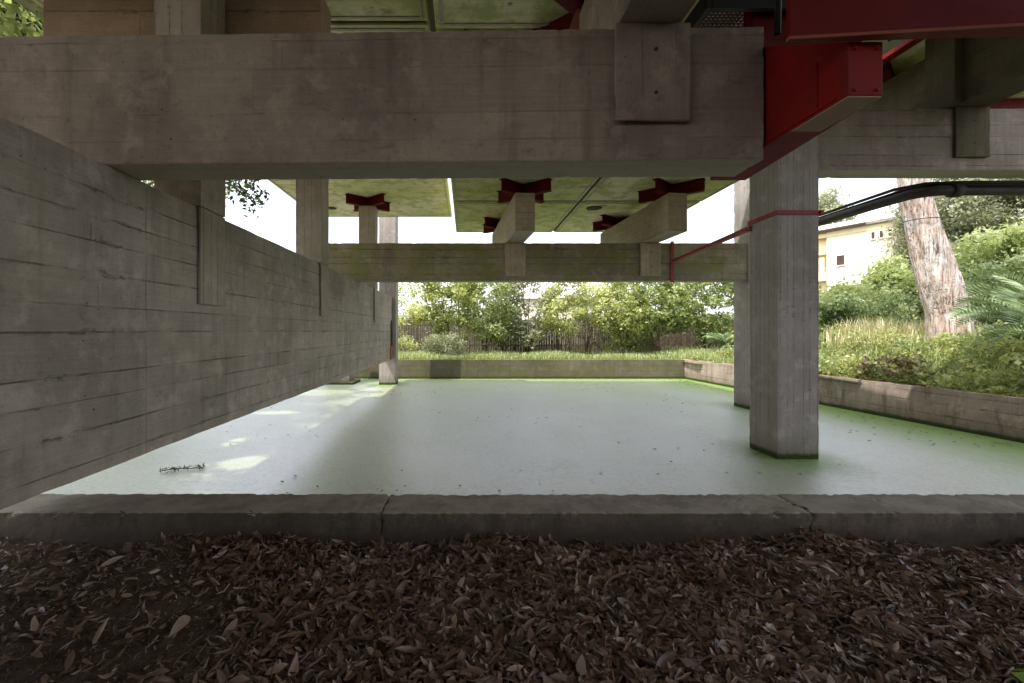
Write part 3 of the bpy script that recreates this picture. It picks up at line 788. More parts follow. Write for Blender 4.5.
# edge beam of the right slab
block('steel_beam', 7.46, 7.63, 2.6, 9.5, EYE+4.85, EYE+5.15, M['red'], 'y', 'thin red steel edge beam along the pale slab at upper right', 'steel beam', step=1, amp=0)
block('steel_beam', 8.62, 10.7, 8.42, 8.54, EYE+4.02, EYE+4.3, M['red_dark'], 'x', 'dark red steel beam behind the high grey beam at the right edge', 'steel beam', step=1, amp=0)
slab(8.65, 10.8, 8.0, 9.3, EYE+4.33, 'small cream slab on a dark red beam at the right edge, above the high grey beam', 'slab_pale')

# strap and tie
t = empty('steel_strap', (5.44, 7.83, EYE+1.90), 'thin red steel strap clamped round the square column', 'strap')
bm = bmesh.new(); z0, z1 = 0, .075; e = .018
add_box(bm, -.34-e, .34+e, -.38-e, -.38-.004, z0, z1); add_box(bm, -.34-e, .34+e, .37+.005, .37+e, z0, z1)
add_box(bm, -.34-e, -.345, -.38, .37, z0, z1); add_box(bm, .345, .34+e, -.38, .37, z0, z1)
mesh_obj('band', bm, M['red_dull'], t)
for sx in (-1, 1):
    bm = bmesh.new(); add_box(bm, sx*.355-.022, sx*.355+.022, -.44, -.402, .01, .065)
    mesh_obj('clamp', bm, M['red_dull'], t)
bm = bmesh.new(); p0, p1 = Vector((5.52, 12.12, EYE+1.86)), Vector((5.06, 8.1, EYE+1.83))
d = (p1 - p0).normalized(); s = d.cross(Vector((0, 0, 1))).normalized()
def tie(bm, s0, s1, za, zb2): add_hex(bm, [p0+s*s0+Vector((0,0,za)), p0+s*s1+Vector((0,0,za)), p1+s*s1+Vector((0,0,za)), p1+s*s0+Vector((0,0,za)), p0+s*s0+Vector((0,0,zb2)), p0+s*s1+Vector((0,0,zb2)), p1+s*s1+Vector((0,0,zb2)), p1+s*s0+Vector((0,0,zb2))])
tie(bm, -.01, .01, -.05, .05); tie(bm, .012, .09, -.05, -.035)
o = mesh_obj('steel_tie', bm, M['red_dull'], uv=False); props(o, 'red steel angle tie running from the strapped column back to the mossy beam', 'tie rod')
block('steel_strap', 5.47, 5.56, 12.155, 12.192, 2.80, 3.90, M['red_dull'], 'z', 'short upright red strap on the right end of the mossy beam', 'strap', step=1, amp=0)

# ------------------------------------------------------------------ pipe and cables under the high beam
t = empty('drain_pipe', (8.14, 8.1, EYE+2.4), 'fat dark drain pipe slung under the high beam, bending back to the pale column', 'pipe')
bm = bmesh.new(); zp = 2.50
pts = [(8.05, 12.78, EYE+zp-.03), (8.12, 9.2, EYE+zp), (8.15, 8.5, EYE+zp)]
for k in range(1, 8):
    a = k / 7 * math.pi / 2
    pts.append((8.15 + .4*(1-math.cos(a)), 8.5 - .4*math.sin(a), EYE+zp))
pts += [(9.4, 8.1, EYE+zp), (14.4, 8.1, EYE+zp)]
tube(bm, [Vector(p)-t.location for p in pts], .088, 18)
mesh_obj('pipe_run', bm, M['pipe'], t, uv=False)
for (x0, x1) in ((8.62, 8.78), (10.1, 10.28), (12.6, 12.78)):
    bm = bmesh.new(); tube(bm, [Vector((x0, 8.1, EYE+zp))-t.location, Vector((x1, 8.1, EYE+zp))-t.location], .122, 18)
    mesh_obj('coupling', bm, M['pipe'], t, uv=False)
for x in (9.0, 10.5):
    bm = bmesh.new(); add_box(bm, x-.012, x+.012, 8.08, 8.12, EYE+zp+.09, EYE+2.66)
    for q in bm.verts: q.co -= t.location
    mesh_obj('hanger', bm, M['red_dull'], t, uv=False)
for k, (r, dx, dz, lab) in enumerate(((.032, -.03, .17, 'grey cable strapped above the drain pipe, upper one of the pair'), (.028, .06, .13, 'black cable lying along the top of the drain pipe'))):
    bm = bmesh.new()
    tube(bm, [(8.0+dx, 12.78, EYE+zp+dz-.02), (8.08+dx, 10.5, EYE+zp+dz-.03), (8.12+dx, 8.6, EYE+zp+dz), (8.3+dx, 8.2, EYE+zp+dz-.02), (8.8+dx, 8.02, EYE+zp+dz-.05), (14.4, 8.02+.08*k, EYE+zp+dz-.03)], r, 8)
    o = mesh_obj('cable', bm, M['cable'] if k else M['pipe'], uv=False); props(o, lab, 'cable')

# ------------------------------------------------------------------ leaf litter
def litter(n, xr, yr, seed, keep, lscale=1.0, z_add=(0, .035), name='leaf_litter', mat='litter'):
    rng = np.random.default_rng(seed)
    x = rng.uniform(*xr, n); y = rng.uniform(*yr, n)
    k = keep(x, y, rng); x, y = x[k], y[k]; n = len(x)
    z = litter_z(x, y) + rng.uniform(z_add[0], z_add[1], n)
    L = np.clip(rng.lognormal(math.log(.070), .36, n), .022, .14) * lscale
    W = L * rng.uniform(.22, .46, n)
    yaw = rng.uniform(0, 2*math.pi, n)
    pitch = rng.normal(0, .34, n); roll = rng.normal(0, .5, n)
    curl = rng.normal(.0, .9, n); bend = rng.normal(.0, .55, n)
    st = np.array([-.5, -.28, 0, .26, .5]); wid = np.array([.10, .78, 1.0, .72, .04])
    ac = np.array([-1, 0, 1.0])
    lx = np.repeat(st, 3)[None] * L[:, None]
    sid = np.tile(ac, 5)[None] * np.repeat(wid, 3)[None] * W[:, None] * .5
    ly = sid * np.cos(curl[:, None] * .8)
    lz = np.abs(sid) * np.sin(curl[:, None] * .8) + bend[:, None] * (np.repeat(st, 3)[None] ** 2) * L[:, None] * 1.2
    lz = lz + np.repeat(rng.normal(0, .03, (n, 5)), 3, axis=1) * L[:, None]
    # roll about x, pitch about y, yaw about z
    cr, sr = np.cos(roll)[:, None], np.sin(roll)[:, None]
    ly, lz = ly*cr - lz*sr, ly*sr + lz*cr
    cp, sp = np.cos(pitch)[:, None], np.sin(pitch)[:, None]
    lx, lz = lx*cp + lz*sp, -lx*sp + lz*cp
    cw, sw = np.cos(yaw)[:, None], np.sin(yaw)[:, None]
    gx, gy = lx*cw - ly*sw, lx*sw + ly*cw
    v = np.stack([gx + x[:, None], gy + y[:, None], lz + z[:, None]], 2).reshape(-1, 3)
    q = []
    for a in range(4):
        for c in range(2): q.append([a*3+c, a*3+c+1, (a+1)*3+c+1, (a+1)*3+c])
    f = (np.arange(n)[:, None, None]*15 + np.array(q)[None]).reshape(-1, 4)
    tone = np.clip(rng.normal(.40, .15, n) + (rng.random(n) < .04) * .3, 0, 1)
    sh = np.repeat(tone, 15) + np.tile(np.repeat([.05, 0, -.03, 0, .05], 3), n)
    return np_mesh(name, v, f, 4, M[mat], np.clip(sh, 0, 1), smooth=True)
def keep_litter(x, y, rng):
    frus = (x > -1.15*y - .9) & (x < 1.35*y + 1.7)
    dirt = np.clip((-x/np.maximum(y, .3) - .24 + .10*np.sin(3*x+5*y)) / .42, 0, 1)            # bare soil on the left
    near_kerb = 1 - np.clip((y - 3.0) / .15, 0, 1) * .3
    patch = .5 + .5*np.sin(x*2.3+y*1.7)*np.cos(y*3.1-x)
    return frus & (rng.random(len(x)) < (1 - .93*dirt) * near_kerb * (.80 + .2*patch)) & (y < 3.15)
o = litter(80000, (-3.4, 6.2), (.55, 3.13), 11, keep_litter); o['kind'] = 'stuff'
props(o, 'thick carpet of curled dry brown leaves in front of the kerb', 'leaf litter')
rng = np.random.default_rng(61); bm = bmesh.new(); rr = random.Random(61)
for k in range(60):
    y = rr.uniform(.9, 3.05); x = rr.uniform(-1.0*y, 1.2*y); a = rr.uniform(0, 6.28); L = rr.uniform(.05, .22)
    p0 = Vector((x, y, float(litter_z(x, y)) + .035)); d = Vector((math.cos(a), math.sin(a), rr.uniform(-.1, .2)))
    tube(bm, [p0, p0 + d*L*.5 + Vector((rr.gauss(0, .008), rr.gauss(0, .008), .006)), p0 + d*L], [.004, .0032, .002], 5)
o = mesh_obj('twig_litter', bm, M['bark'], uv=False); o['kind'] = 'stuff'; props(o, 'small dry twigs mixed into the brown leaf litter', 'twigs')
o = litter(26000, (-3.2, 5.0), (.55, 3.15), 12, lambda x, y, r: (x > -1.15*y - .5) & (x < 1.35*y + .6) & (r.random(len(x)) < .35 + .65*(x < -.1*y)), .30, (0, .02), 'leaf_crumbs'); o['kind'] = 'stuff'
props(o, 'broken leaf crumbs scattered over the bare dark soil', 'leaf litter')
# single fresh green leaf at the right
t = empty('green_leaf', (2.30, 1.86, .05), 'single bright green leaf on the brown litter at the right edge', 'leaf')
v, f = leaf_arrays(np.array([[0, 0, .02], [.05, .03, .03]]), .11, .05, np.random.default_rng(5), 2.0, 0)
np_mesh('blade', v, f, 3, M['green1'], np.full(len(v), .6), t)

# debris floating on the water
rng = np.random.default_rng(21)
n = 900
x = rng.uniform(-7, 10.2, n); y = rng.uniform(4.2, 19.5, n); x[600:] = (10.0 - (y[600:]-8.5)*.07) - rng.exponential(.25, 300); y[800:] = 19.9 - rng.exponential(.3, 100); x[800:] = rng.uniform(-6, 9.3, 100)
k = (x < 10.2 - (y-8.5)*.07) & ((np.arange(n) >= 600) | (np.sin(x*.9+y*.6)+np.sin(y*1.3-x*.5)+rng.normal(0, .6, n) > .35))
v, f = leaf_arrays(np.stack([x[k], y[k], np.full(k.sum(), WATER+.012)], 1), .07, .04, rng, 9, 0)
o = np_mesh('floating_debris', v, f, 3, M['litter'], np.repeat(rng.uniform(0, .8, k.sum()), 4)); o['kind'] = 'stuff'
props(o, 'scattered dead leaves and specks floating on the green water', 'debris')
t = empty('floating_twig', (-4.3, 6.85, WATER+.01), 'dark leafy twig floating on the water below the hanging wall', 'twig')
bm = bmesh.new(); tube(bm, [(-.35, -.12, .01), (-.1, 0, .03), (.15, .03, .02), (.42, .10, .01)], [.006, .012, .010, .004], 5)
mesh_obj('stem', bm, M['bark'], t, uv=False)
c = np.stack([rng.uniform(-.3, .42, 70), rng.normal(0, .07, 70), rng.uniform(.005, .06, 70)], 1); c[:, 1] += c[:, 0]*.25
v, f = leaf_arrays(c, .10, .03, rng, 2, 0); np_mesh('leaves', v, f, 3, M['leaf_s'], np.repeat(rng.uniform(0, .4, 70), 4), t); t.scale = (.75, .75, .75)

# ------------------------------------------------------------------ grass
def grass(n, xr, yr, keep, hmin, hmax, seed, label, wid=.012, mat='grass'):
    rng = np.random.default_rng(seed)
    x = rng.uniform(*xr, n); y = rng.uniform(*yr, n); k = keep(x, y, rng); x, y = x[k], y[k]; n = len(x)
    z = ground_z(x, y) - .01
    patch = .55 + .45*np.sin(x*1.3+y*.8)*np.cos(y*1.1-x*.6)
    h = rng.uniform(hmin, hmax, n) * (.55 + .6*patch)
    a = rng.uniform(0, 6.28, n); lean = rng.uniform(.1, .6, n) * h
    dx, dy = np.cos(a), np.sin(a)
    b0 = np.stack([x - dy*wid, y + dx*wid, z], 1); b1 = np.stack([x + dy*wid, y - dx*wid, z], 1)
    m0 = np.stack([x + dx*lean*.35 - dy*wid*.8, y + dy*lean*.35 + dx*wid*.8, z + h*.6], 1)
    m1 = np.stack([x + dx*lean*.35 + dy*wid*.8, y + dy*lean*.35 - dx*wid*.8, z + h*.6], 1)
    tp = np.stack([x + dx*lean, y + dy*lean, z + h], 1)
    v = np.stack([b0, b1, m1, m0, tp], 1).reshape(-1, 3)
    i = np.arange(n)[:, None]*5
    f = np.concatenate([i+np.array([[0, 1, 2]]), i+np.array([[0, 2, 3]]), i+np.array([[3, 2, 4]])], 0)
    tone = np.clip(rng.normal(.48, .2, n) + .25*(patch-.5), 0, 1)
    sh = np.stack([tone-.25, tone-.25, tone, tone, tone+.12], 1).ravel()
    o = np_mesh('grass', v, f, 3, M[mat], np.clip(sh, 0, 1)); o['kind'] = 'stuff'
    return props(o, label, 'grass')
grass(60000, (9.6, 19), (3.8, 22), lambda x, y, r: (x > xw(y) + .28) & (x - xw(y) < 1.5 + 6*r.random(len(x))) & (np.sin(x*3.3+y)*np.cos(y*2.3-x*1.7) + r.normal(0, .5, len(x)) > -.1), .08, .44, 31,
      'green and yellowish grass on the bank behind the right pool wall', .014)
grass(38000, (-9, 14), (20.35, 27), lambda x, y, r: r.random(len(x)) < np.clip(1.25 - (y-20.3)/6, .1, 1), .12, .36, 32,
      'strip of bright green grass behind the far pool wall', .016)

grass(7000, (11.4, 16.5), (11.5, 17.5), lambda x, y, r: ((x-14.2)/1.9)**2 + ((y-15)/2.0)**2 < r.uniform(.2, 1.1, len(x)), .35, .75, 33,
      'patch of pale dry grass between the bushes and the leaning trunk', .014, 'drygrass')
for sd, mt, ph, n, lab in ((34, 'leaf_y', 0.0, 75000, 'tangle of small pale leafy weeds covering the bank above the right pool wall'),
                           (35, 'leaf_m', 2.2, 50000, 'mid green ground cover mixed into the pale weeds on the right bank')):
    rng = np.random.default_rng(sd)
    x = rng.uniform(9.6, 17, n); y = rng.uniform(4.5, 20, n); dd = x - xw(y)
    den = np.sin(x*2.1+y*1.3+ph)*np.cos(y*1.7-x*.9+ph) + .6*np.sin(x*5.1-y*3.7+ph*2)
    k = (dd > .10) & (dd < .8 + 4.4*rng.random(n)**1.3) & (den + rng.normal(0, .5, n) > .0); x, y, dd, den = x[k], y[k], dd[k], den[k]
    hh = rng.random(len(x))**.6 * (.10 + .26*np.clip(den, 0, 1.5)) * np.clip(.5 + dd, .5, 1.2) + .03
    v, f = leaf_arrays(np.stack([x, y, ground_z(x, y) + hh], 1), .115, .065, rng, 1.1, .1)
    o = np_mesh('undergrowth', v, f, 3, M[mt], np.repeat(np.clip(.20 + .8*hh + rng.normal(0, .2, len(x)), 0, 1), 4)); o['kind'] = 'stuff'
    props(o, lab, 'undergrowth')

# ------------------------------------------------------------------ shrubs and trees
def stems(rng, root, targets, r0, parent, mat, spread=.15, name='trunk'):
    bm = bmesh.new(); rr = random.Random(int(rng.integers(1e6)))
    for (x, y, z) in targets:
        bx, by = rr.uniform(-spread, spread), rr.uniform(-spread, spread)
        pts = []; rad = []
        for k in range(6):
            f = k / 5
            pts.append((bx + (x-bx)*f**1.4 + rr.gauss(0, .05)*z*.15, by + (y-by)*f**1.4 + rr.gauss(0, .05)*z*.15, z*f)); rad.append(r0*(1-.75*f)*rr.uniform(.85, 1.1))
        pts[0] = (bx, by, -.15)
        tube(bm, pts, rad, 7)
    return mesh_obj(name, bm, mat, parent, uv=False)

def shrub(kind, label, cat, x, y, h, rx, ry, n_cl, per, leaf, mat, seed, z0frac=.25, group=None, nst=5, rc=(.28, .55), r0=.04, lw=.5):
    rng = np.random.default_rng(seed)
    t = empty(kind, (x, y, float(ground_z(x, y))), label, cat, group)
    cz = h * (z0frac + 1) / 2; rz = h * (1 - z0frac) / 2
    cl = ellipsoid_clumps(rng, n_cl, 0, 0, cz, rx, ry, rz, rc[0], rc[1], .08)
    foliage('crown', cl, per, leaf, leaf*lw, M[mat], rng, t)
    idx = rng.choice(len(cl), nst, replace=False)
    stems(rng, t, [cl[i][:3] for i in idx], r0, t, M['bark'], name='trunk')
    return t
HG = 'shrubs and small trees along the fence behind the pool'
shrub('shrub', 'yellow-green small tree left of the row behind the pool, dense crown above the low bush', 'shrub', -1.0, 24.0, 5.51, 1.89, 1.2, 97, 159, 0.213, 'leaf_y', 101, 0.12, HG, 5, (.16, .50))
shrub('shrub', 'sparse yellowish sapling beside the far column at the end of the hanging wall', 'shrub', -3.0, 24.6, 4.75, 1.17, .9, 27, 66, 0.188, 'leaf_y', 102, 0.28, HG, 4, (.16, .50), .025)
shrub('shrub', 'mid green shrub behind the pool with bare thin stems, second from left', 'shrub', 1.1, 24.6, 5.08, 1.56, 1.2, 84, 140, 0.188, 'leaf_m', 103, 0.11, HG, 6, (.16, .50))
shrub('shrub', 'grey-green open shrub below the left pale cross beam', 'shrub', 3.35, 25.2, 4.97, 1.89, 1.2, 75, 115, 0.200, 'leaf_g', 104, 0.11, HG, 7, (.16, .50))
shrub('shrub', 'slim yellow-tipped shrub with a bare pale trunk at the middle of the row', 'shrub', 5.3, 23.8, 4.86, 1.23, .9, 54, 134, 0.188, 'leaf_y', 105, 0.17, HG, 4, (.16, .50))
shrub('shrub', 'rounded yellow-green shrub just right of the gap with the white roof', 'shrub', 8.1, 23.6, 4.43, 1.62, 1.1, 84, 146, 0.200, 'leaf_y', 106, 0.15, HG, 6, (.16, .50))
shrub('shrub', 'bright green leafy shrub left of the big dark one', 'shrub', 10.2, 24.2, 4.97, 1.76, 1.2, 92, 146, 0.226, 'leaf_m', 107, 0.19, HG, 5, (.16, .50))
shrub('shrub', 'broad dark green shrub at the right end of the row, next to the columns', 'shrub', 12.9, 24.4, 5.40, 2.47, 1.5, 130, 146, 0.213, 'leaf_m', 108, 0.12, HG, 6, (.16, .50))
shrub('shrub', 'thin pale shrub with drooping sprays between the slim trunk and the white roof gap', 'shrub', 6.7, 25.4, 3.6, .8, .8, 22, 108, 0.179, 'leaf_g', 113, .1, HG, 6, (.16, .50))
shrub('shrub', 'dusty green shrub against the fence between the first two small trees', 'shrub', 2.2, 26.2, 4.4, 1.2, .6, 42, 122, 0.179, 'leaf_m', 114, .05, HG, 6, (.16, .50))
shrub('shrub', 'dark shrub deep in shade against the fence near the bright green leafy one', 'shrub', 9.4, 26.3, 3.2, 1.8, .5, 45, 122, 0.179, 'leaf_m', 115, .0, HG, 6, (.16, .50))
shrub('bush', 'feathery light green bush at the foot of the far column', 'bush', -3.2, 23.0, 1.25, .65, .6, 21, 187, 0.112, 'leaf_y', 109, .0, None, 5, (.18, .32), .015)
shrub('bush', 'low grey-green bush spreading in front of the yellow-green small tree', 'bush', -.9, 22.6, 1.2, 1.35, .7, 35, 204, 0.134, 'leaf_g', 110, .0, None, 5, (.2, .36), .015)
# right-hand garden
shrub('bush', 'big rounded broad-leaved bush in front of the white house', 'bush', 15.9, 19.0, 2.0, 1.9, 1.4, 128, 204, 0.190, 'leaf_m', 121, .0, None, 8, (.32, .62), .04)
shrub('bush', 'tall green bush between the house and the leaning trunk', 'bush', 19.1, 20.4, 3.6, .95, 1.2, 94, 204, 0.202, 'leaf_m', 122, .05, None, 8, (.35, .62), .05)
shrub('bush', 'dark low bush in shade left of the yellow dry grass', 'bush', 14.0, 17.4, 1.35, 1.0, .8, 48, 204, 0.146, 'leaf_d', 123, .0, None, 5, (.22, .42), .02)
shrub('bush', 'low dark bush in the weeds between the big rounded bush and the leaning trunk', 'bush', 15.2, 15.6, 1.5, 1.2, .8, 34, 130, .12, 'leaf_d', 126, .0, None, 5, (.2, .42), .02)
shrub('bush', 'glossy green bush right of the leaning trunk', 'bush', 20.4, 16.8, 3.8, 2.2, 1.7, 108, 204, 0.190, 'leaf_m', 124, .0, None, 8, (.32, .62), .04)
shrub('bush', 'dark green bush behind the palm fronds at the right edge', 'bush', 17.8, 14.4, 2.3, 1.7, 1.2, 75, 187, 0.157, 'leaf_d', 125, .0, None, 8, (.28, .5), .03)
TG = 'tall grey-green trees behind the leaning trunk'
for k, (x, y, h, rx, mm, lab) in enumerate(((30.2, 26.5, 12.5, 2.9, 'leaf_g', 'tall grey-green tree directly right of the leaning trunk'),
                                  (33.0, 28.0, 13.5, 4.2, 'leaf_g', 'tall grey-green tree at the far right edge with bare branches showing'),
                                  (30.1, 30.4, 9.4, .9, 'leaf_g', 'grey-green tree between the white house and the leaning trunk'),
                                  (47.0, 62.0, 18.5, 6.0, 'leaf_g', 'distant tree crown rising behind the roof of the white house'))):
    shrub('tree', lab, 'tree', x, y, h, rx, rx*.8, (120, 150, 60, 60)[k], (85, 85, 85, 40)[k], (.22, .22, .2, .5)[k], mm, 130+k, .12, TG, 9, (.5, 1.0) if k < 3 else (.9, 1.6), .14, .45)

# leaning tree with flaky bark
t = empty('leaning_tree', (13.95, 13.2, float(ground_z(13.95, 13.2))), 'thick leaning tree trunk with flaky reddish-white bark right of the house', 'tree')
bm = bmesh.new(); rng = random.Random(4)
p0 = Vector((0, 0, -.2)); path = [(0.10, 0, -.4), (.06, 0, .2), (.02, 0, .7), (-.22, .0, 1.6), (-.5, .05, 2.8), (-.82, .1, 4.15), (-.95, .15, 6.0), (-.95, .2, 8.0)]
rads = [.50, .47, .45, .46, .40, .35, .33, .30]
NR, NS = 130, 64
rings = []
def interp(tt):
    f = tt * (len(path) - 1); i = min(int(f), len(path) - 2); f -= i
    return Vector(path[i]).lerp(Vector(path[i+1]), f), rads[i]*(1-f) + rads[i+1]*f
from mathutils import noise as mnoise
for i in range(NR + 1):
    c, r = interp(i / NR); ring = []
    for s in range(NS):
        a = 2*math.pi*s/NS; d = Vector((math.cos(a), math.sin(a), 0))
        q = Vector((math.cos(a)*2.2, math.sin(a)*2.2, c.z*.55))
        ridge = mnoise.fractal(Vector((math.cos(a)*6, math.sin(a)*6, c.z*.9)), 1, 2, 4)
        rr = r * (1 + .13*mnoise.noise(q) + .075*ridge)
        if c.z < .8: rr *= 1 + .06*(0.8-c.z)*(.5+.5*math.sin(a*5))
        ring.append(bm.verts.new(c + d*rr))
    rings.append(ring)
for i in range(NR):
    for s in range(NS):
        f = bm.faces.new((rings[i][s], rings[i][(s+1) % NS], rings[i+1][(s+1) % NS], rings[i+1][s])); f.smooth = True
bm.faces.new(rings[-1])
mesh_obj('trunk', bm, M['pinebark'], t, uv=False)
bm = bmesh.new()
tips = []
rng2 = random.Random(8)
for k in range(7):
    a = k*.9; e = Vector((-.85 + math.cos(a)*rng2.uniform(2, 3.5), .2 + math.sin(a)*rng2.uniform(2, 3.5), rng2.uniform(9.5, 11.5)))
    s0 = Vector((-.85, .2, 7.6)); tube(bm, [s0, s0.lerp(e, .4)+Vector((0, 0, .5)), e], [.24, .15, .05], 8); tips.append(e)
mesh_obj('limb', bm, M['bark'], t, uv=False)
nr = np.random.default_rng(77)
foliage('crown', [(e.x+nr.normal(0, .8), e.y+nr.normal(0, .8), e.z+nr.normal(0, .5), nr.uniform(.5, 1.0)) for e in tips for _ in range(9)], 60, .2, .07, M['leaf_d'], nr, t)
bm = bmesh.new(); tube(bm, [(-.655+.44*math.cos(a), .07+.44*math.sin(a), 3.45) for a in [k*2*math.pi/24 for k in range(25)]], .012, 5)
mesh_obj('wire', bm, M['cable'], t, uv=False)

# trees on the left
def big_tree(name, label, x, y, h, clumps, per, mat, seed, leaf=.20):
    rng = np.random.default_rng(seed)
    t = empty(name, (x, y, .16), label, 'tree')
    bm = bmesh.new(); rr = random.Random(seed)
    tube(bm, [(0, 0, -.2), (.1, 0, h*.25), (-.05, .1, h*.5), (.1, .1, h*.8)], [.30, .24, .18, .08], 12)
    for c in clumps[::3]:
        z0 = min(h*.75, max(h*.25, c[2]*.6)); s0 = Vector((0, .05, z0)); e = Vector(c[:3])
        tube(bm, [s0, s0.lerp(e, .35)+Vector((rr.gauss(0, .15), rr.gauss(0, .15), .2)), s0.lerp(e, .7)+Vector((rr.gauss(0, .15), 0, .15)), e], [.085, .06, .035, .012], 6)
    mesh_obj('trunk', bm, M['bark'], t, uv=False)
    foliage('crown', clumps, per, leaf, leaf*.45, M[mat], rng, t, gaps=True)
    return t
rng = np.random.default_rng(201)
cl = ellipsoid_clumps(rng, 90, 0, 0, 9.0, 4.0, 3.6, 2.8, .45, .9)
cl += [(5.0, 1.0, 5.35, .40), (5.45, 1.0, 5.55, .42), (5.7, 1.2, 5.1, .34), (5.9, 1.0, 5.75, .22), (5.2, 1.1, 5.0, .36), (6.15, 1.1, 5.3, .14), (4.3, .8, 5.9, .5), (3.4, .6, 6.4, .55)]
big_tree('tree', 'leafy tree left of the building, one branch hanging into the gap behind the nearest post', -12.0, 12, 9.5, cl, 170, 'leaf_s', 202)
cl = ellipsoid_clumps(rng, 70, 0, 0, 8.2, 3.6, 3.6, 2.8, .45, .9)
big_tree('tree', 'pale green tree seen through the gap at the top left corner', -9.2, 6.4, 9.0, cl, 170, 'leaf_m', 203)
cl = ellipsoid_clumps(rng, 60, 0, 0, 6.5, 3.4, 3.4, 3.0, .5, .9)
big_tree('tree', 'tree further back to the left behind the hanging wall', -14.0, 19.5, 8.0, cl, 110, 'leaf_m', 204)

cl = ellipsoid_clumps(rng, 70, 0, 0, 8.0, 3.4, 3.4, 2.6, .45, .9)
big_tree('tree', 'shady tree left of the viewpoint outside the hanging wall', -9.4, 1.4, 8.6, cl, 170, 'leaf_m', 205)

# palms
def palm(x, y, z, nf, L, label, seed, mat='leaf_p', up=.8):
    rng = np.random.default_rng(seed)
    t = empty('palm', (x, y, z), label, 'palm')
    bm = bmesh.new(); tube(bm, [(0, 0, -.2), (0, 0, .1), (0, 0, .28)], [.16, .17, .10], 10, noise=.1, rng=random.Random(seed))
    mesh_obj('trunk', bm, M['bark'], t, uv=False)
    for k in range(nf):
        a = 2*math.pi*(k + rng.uniform(-.3, .3))/nf*1.0 + (k % 2)*.2
        el = rng.uniform(.35, 1.0)*up; Lk = L*rng.uniform(.8, 1.15)
        N = 26; V = []; F = []; S = []
        px = 0; pz = .22; ang = el + .35
        rows = []
        for i in range(N):
            rows.append((px, pz, ang)); st = Lk/N
            px += math.cos(ang)*st; pz += math.sin(ang)*st; ang -= (.9+.5*rng.random())*st/ L * 1.25
        ca, sa = math.cos(a), math.sin(a)
        def W(lx, ly, lz): return (lx*ca - ly*sa, lx*sa + ly*ca, lz)
        for i, (qx, qz, an) in enumerate(rows):
            f = i/(N-1)
            ll = L*.30*math.sin(math.pi*min(1, f*.9+.12))**.7
            for sd in (-1, 1):
                if f < .12: continue
                dx, dy, dz = math.cos(an)*.5, sd*.72, .48
                j = rng.normal(0, .06)
                tip = (qx + dx*ll, dy*ll, qz + dz*ll - .12*ll + j*ll); wv = .017 + .008*(L > 1)
                b0 = len(V)
                V += [W(qx - wv*math.cos(an), 0, qz - wv*math.sin(an)), W(qx + dx*ll*.5 - wv*.6, dy*ll*.5, qz + dz*ll*.5), W(*tip), W(qx + wv + dx*ll*.5, dy*ll*.5 , qz + dz*ll*.5 - wv)]
                F += [(b0, b0+1, b0+2), (b0, b0+2, b0+3)]
                tn = np.clip(.45 + .25*f + rng.normal(0, .13), 0, 1); S += [tn]*4
        for i in range(N-1):   # rachis
            b0 = len(V); q0, q1 = rows[i], rows[i+1]; wv = .014*(1-i/N)+.003
            V += [W(q0[0], -wv, q0[1]), W(q0[0], wv, q0[1]), W(q1[0], wv, q1[1]), W(q1[0], -wv, q1[1])]
            F += [(b0, b0+1, b0+2), (b0, b0+2, b0+3)]; S += [.6]*4
        np_mesh('frond', np.array(V), np.array(F), 3, M[mat], np.array(S), t)
    return t
palm(13.3, 10.6, float(ground_z(13.3, 10.6)) + .25, 17, 1.9, 'spiky palm with arching fronds at the right edge in front of the leaning trunk', 301)
palm(15.3, 12.0, float(ground_z(15.3, 12.0)) + .5, 15, 2.0, 'larger palm with pale fronds further back at the right edge', 302)
palm(12.3, 9.3, float(ground_z(12.3, 9.3)) + .2, 13, 1.5, 'low palm with blue-green fronds nearest the camera at the right edge', 305)
palm(12.4, 21.6, float(ground_z(12.4, 21.6)), 13, 1.5, 'small palm with feathery fronds in the grass behind the pool corner', 303, 'leaf_p', 1.0)
palm(13.1, 20.6, float(ground_z(13.1, 20.6)), 12, 1.3, 'pale yellow-green palm beside the columns at the pool corner', 304, 'leaf_y', 1.2)

# weeds along the right pool wall
WG = 'leafy weeds leaning over the right pool wall'
rng = np.random.default_rng(41)
descr = ['yellow-leaved weed at the right edge above the pool wall', 'big pale weed with broad round leaves above the rust stain', 'bushy weed right of the dead brown stalks',
         'small weed hanging over the wall top below the palm', 'brownish withered weed halfway along the right pool wall', 'slim upright weed with light green tip leaves',
         'low weed beside the square column above the pool wall', 'tangled weed left of the withered brown one', 'tiny weed sprouting from the wall top behind the square column']
for k in range(9):
    y = (8.3, 8.9, 9.5, 10.1, 11.0, 9.2, 12.6, 11.8, 14.0)[k]; x = xw(y) + (.55, .8, .75, .35, .42, 1.15, .5, .6, .4)[k]
    h = (1.35, 1.3, 1.15, .5, .7, 1.55, .6, .75, .4)[k]
    t = empty('weed', (x, y, float(ground_z(x, y))), descr[k], 'weed', WG)
    cl = ellipsoid_clumps(rng, 22, 0, 0, h*.55, .48, .48, h*.5, .10, .24)
    foliage('leaves', cl, 75, .12, .09, M['leaf_y' if k not in (4, 7) else 'leaf_b'], rng, t, .9)
    stems(rng, t, [c[:3] for c in cl[:8]], .008, t, M['bark'], .1, 'stem')

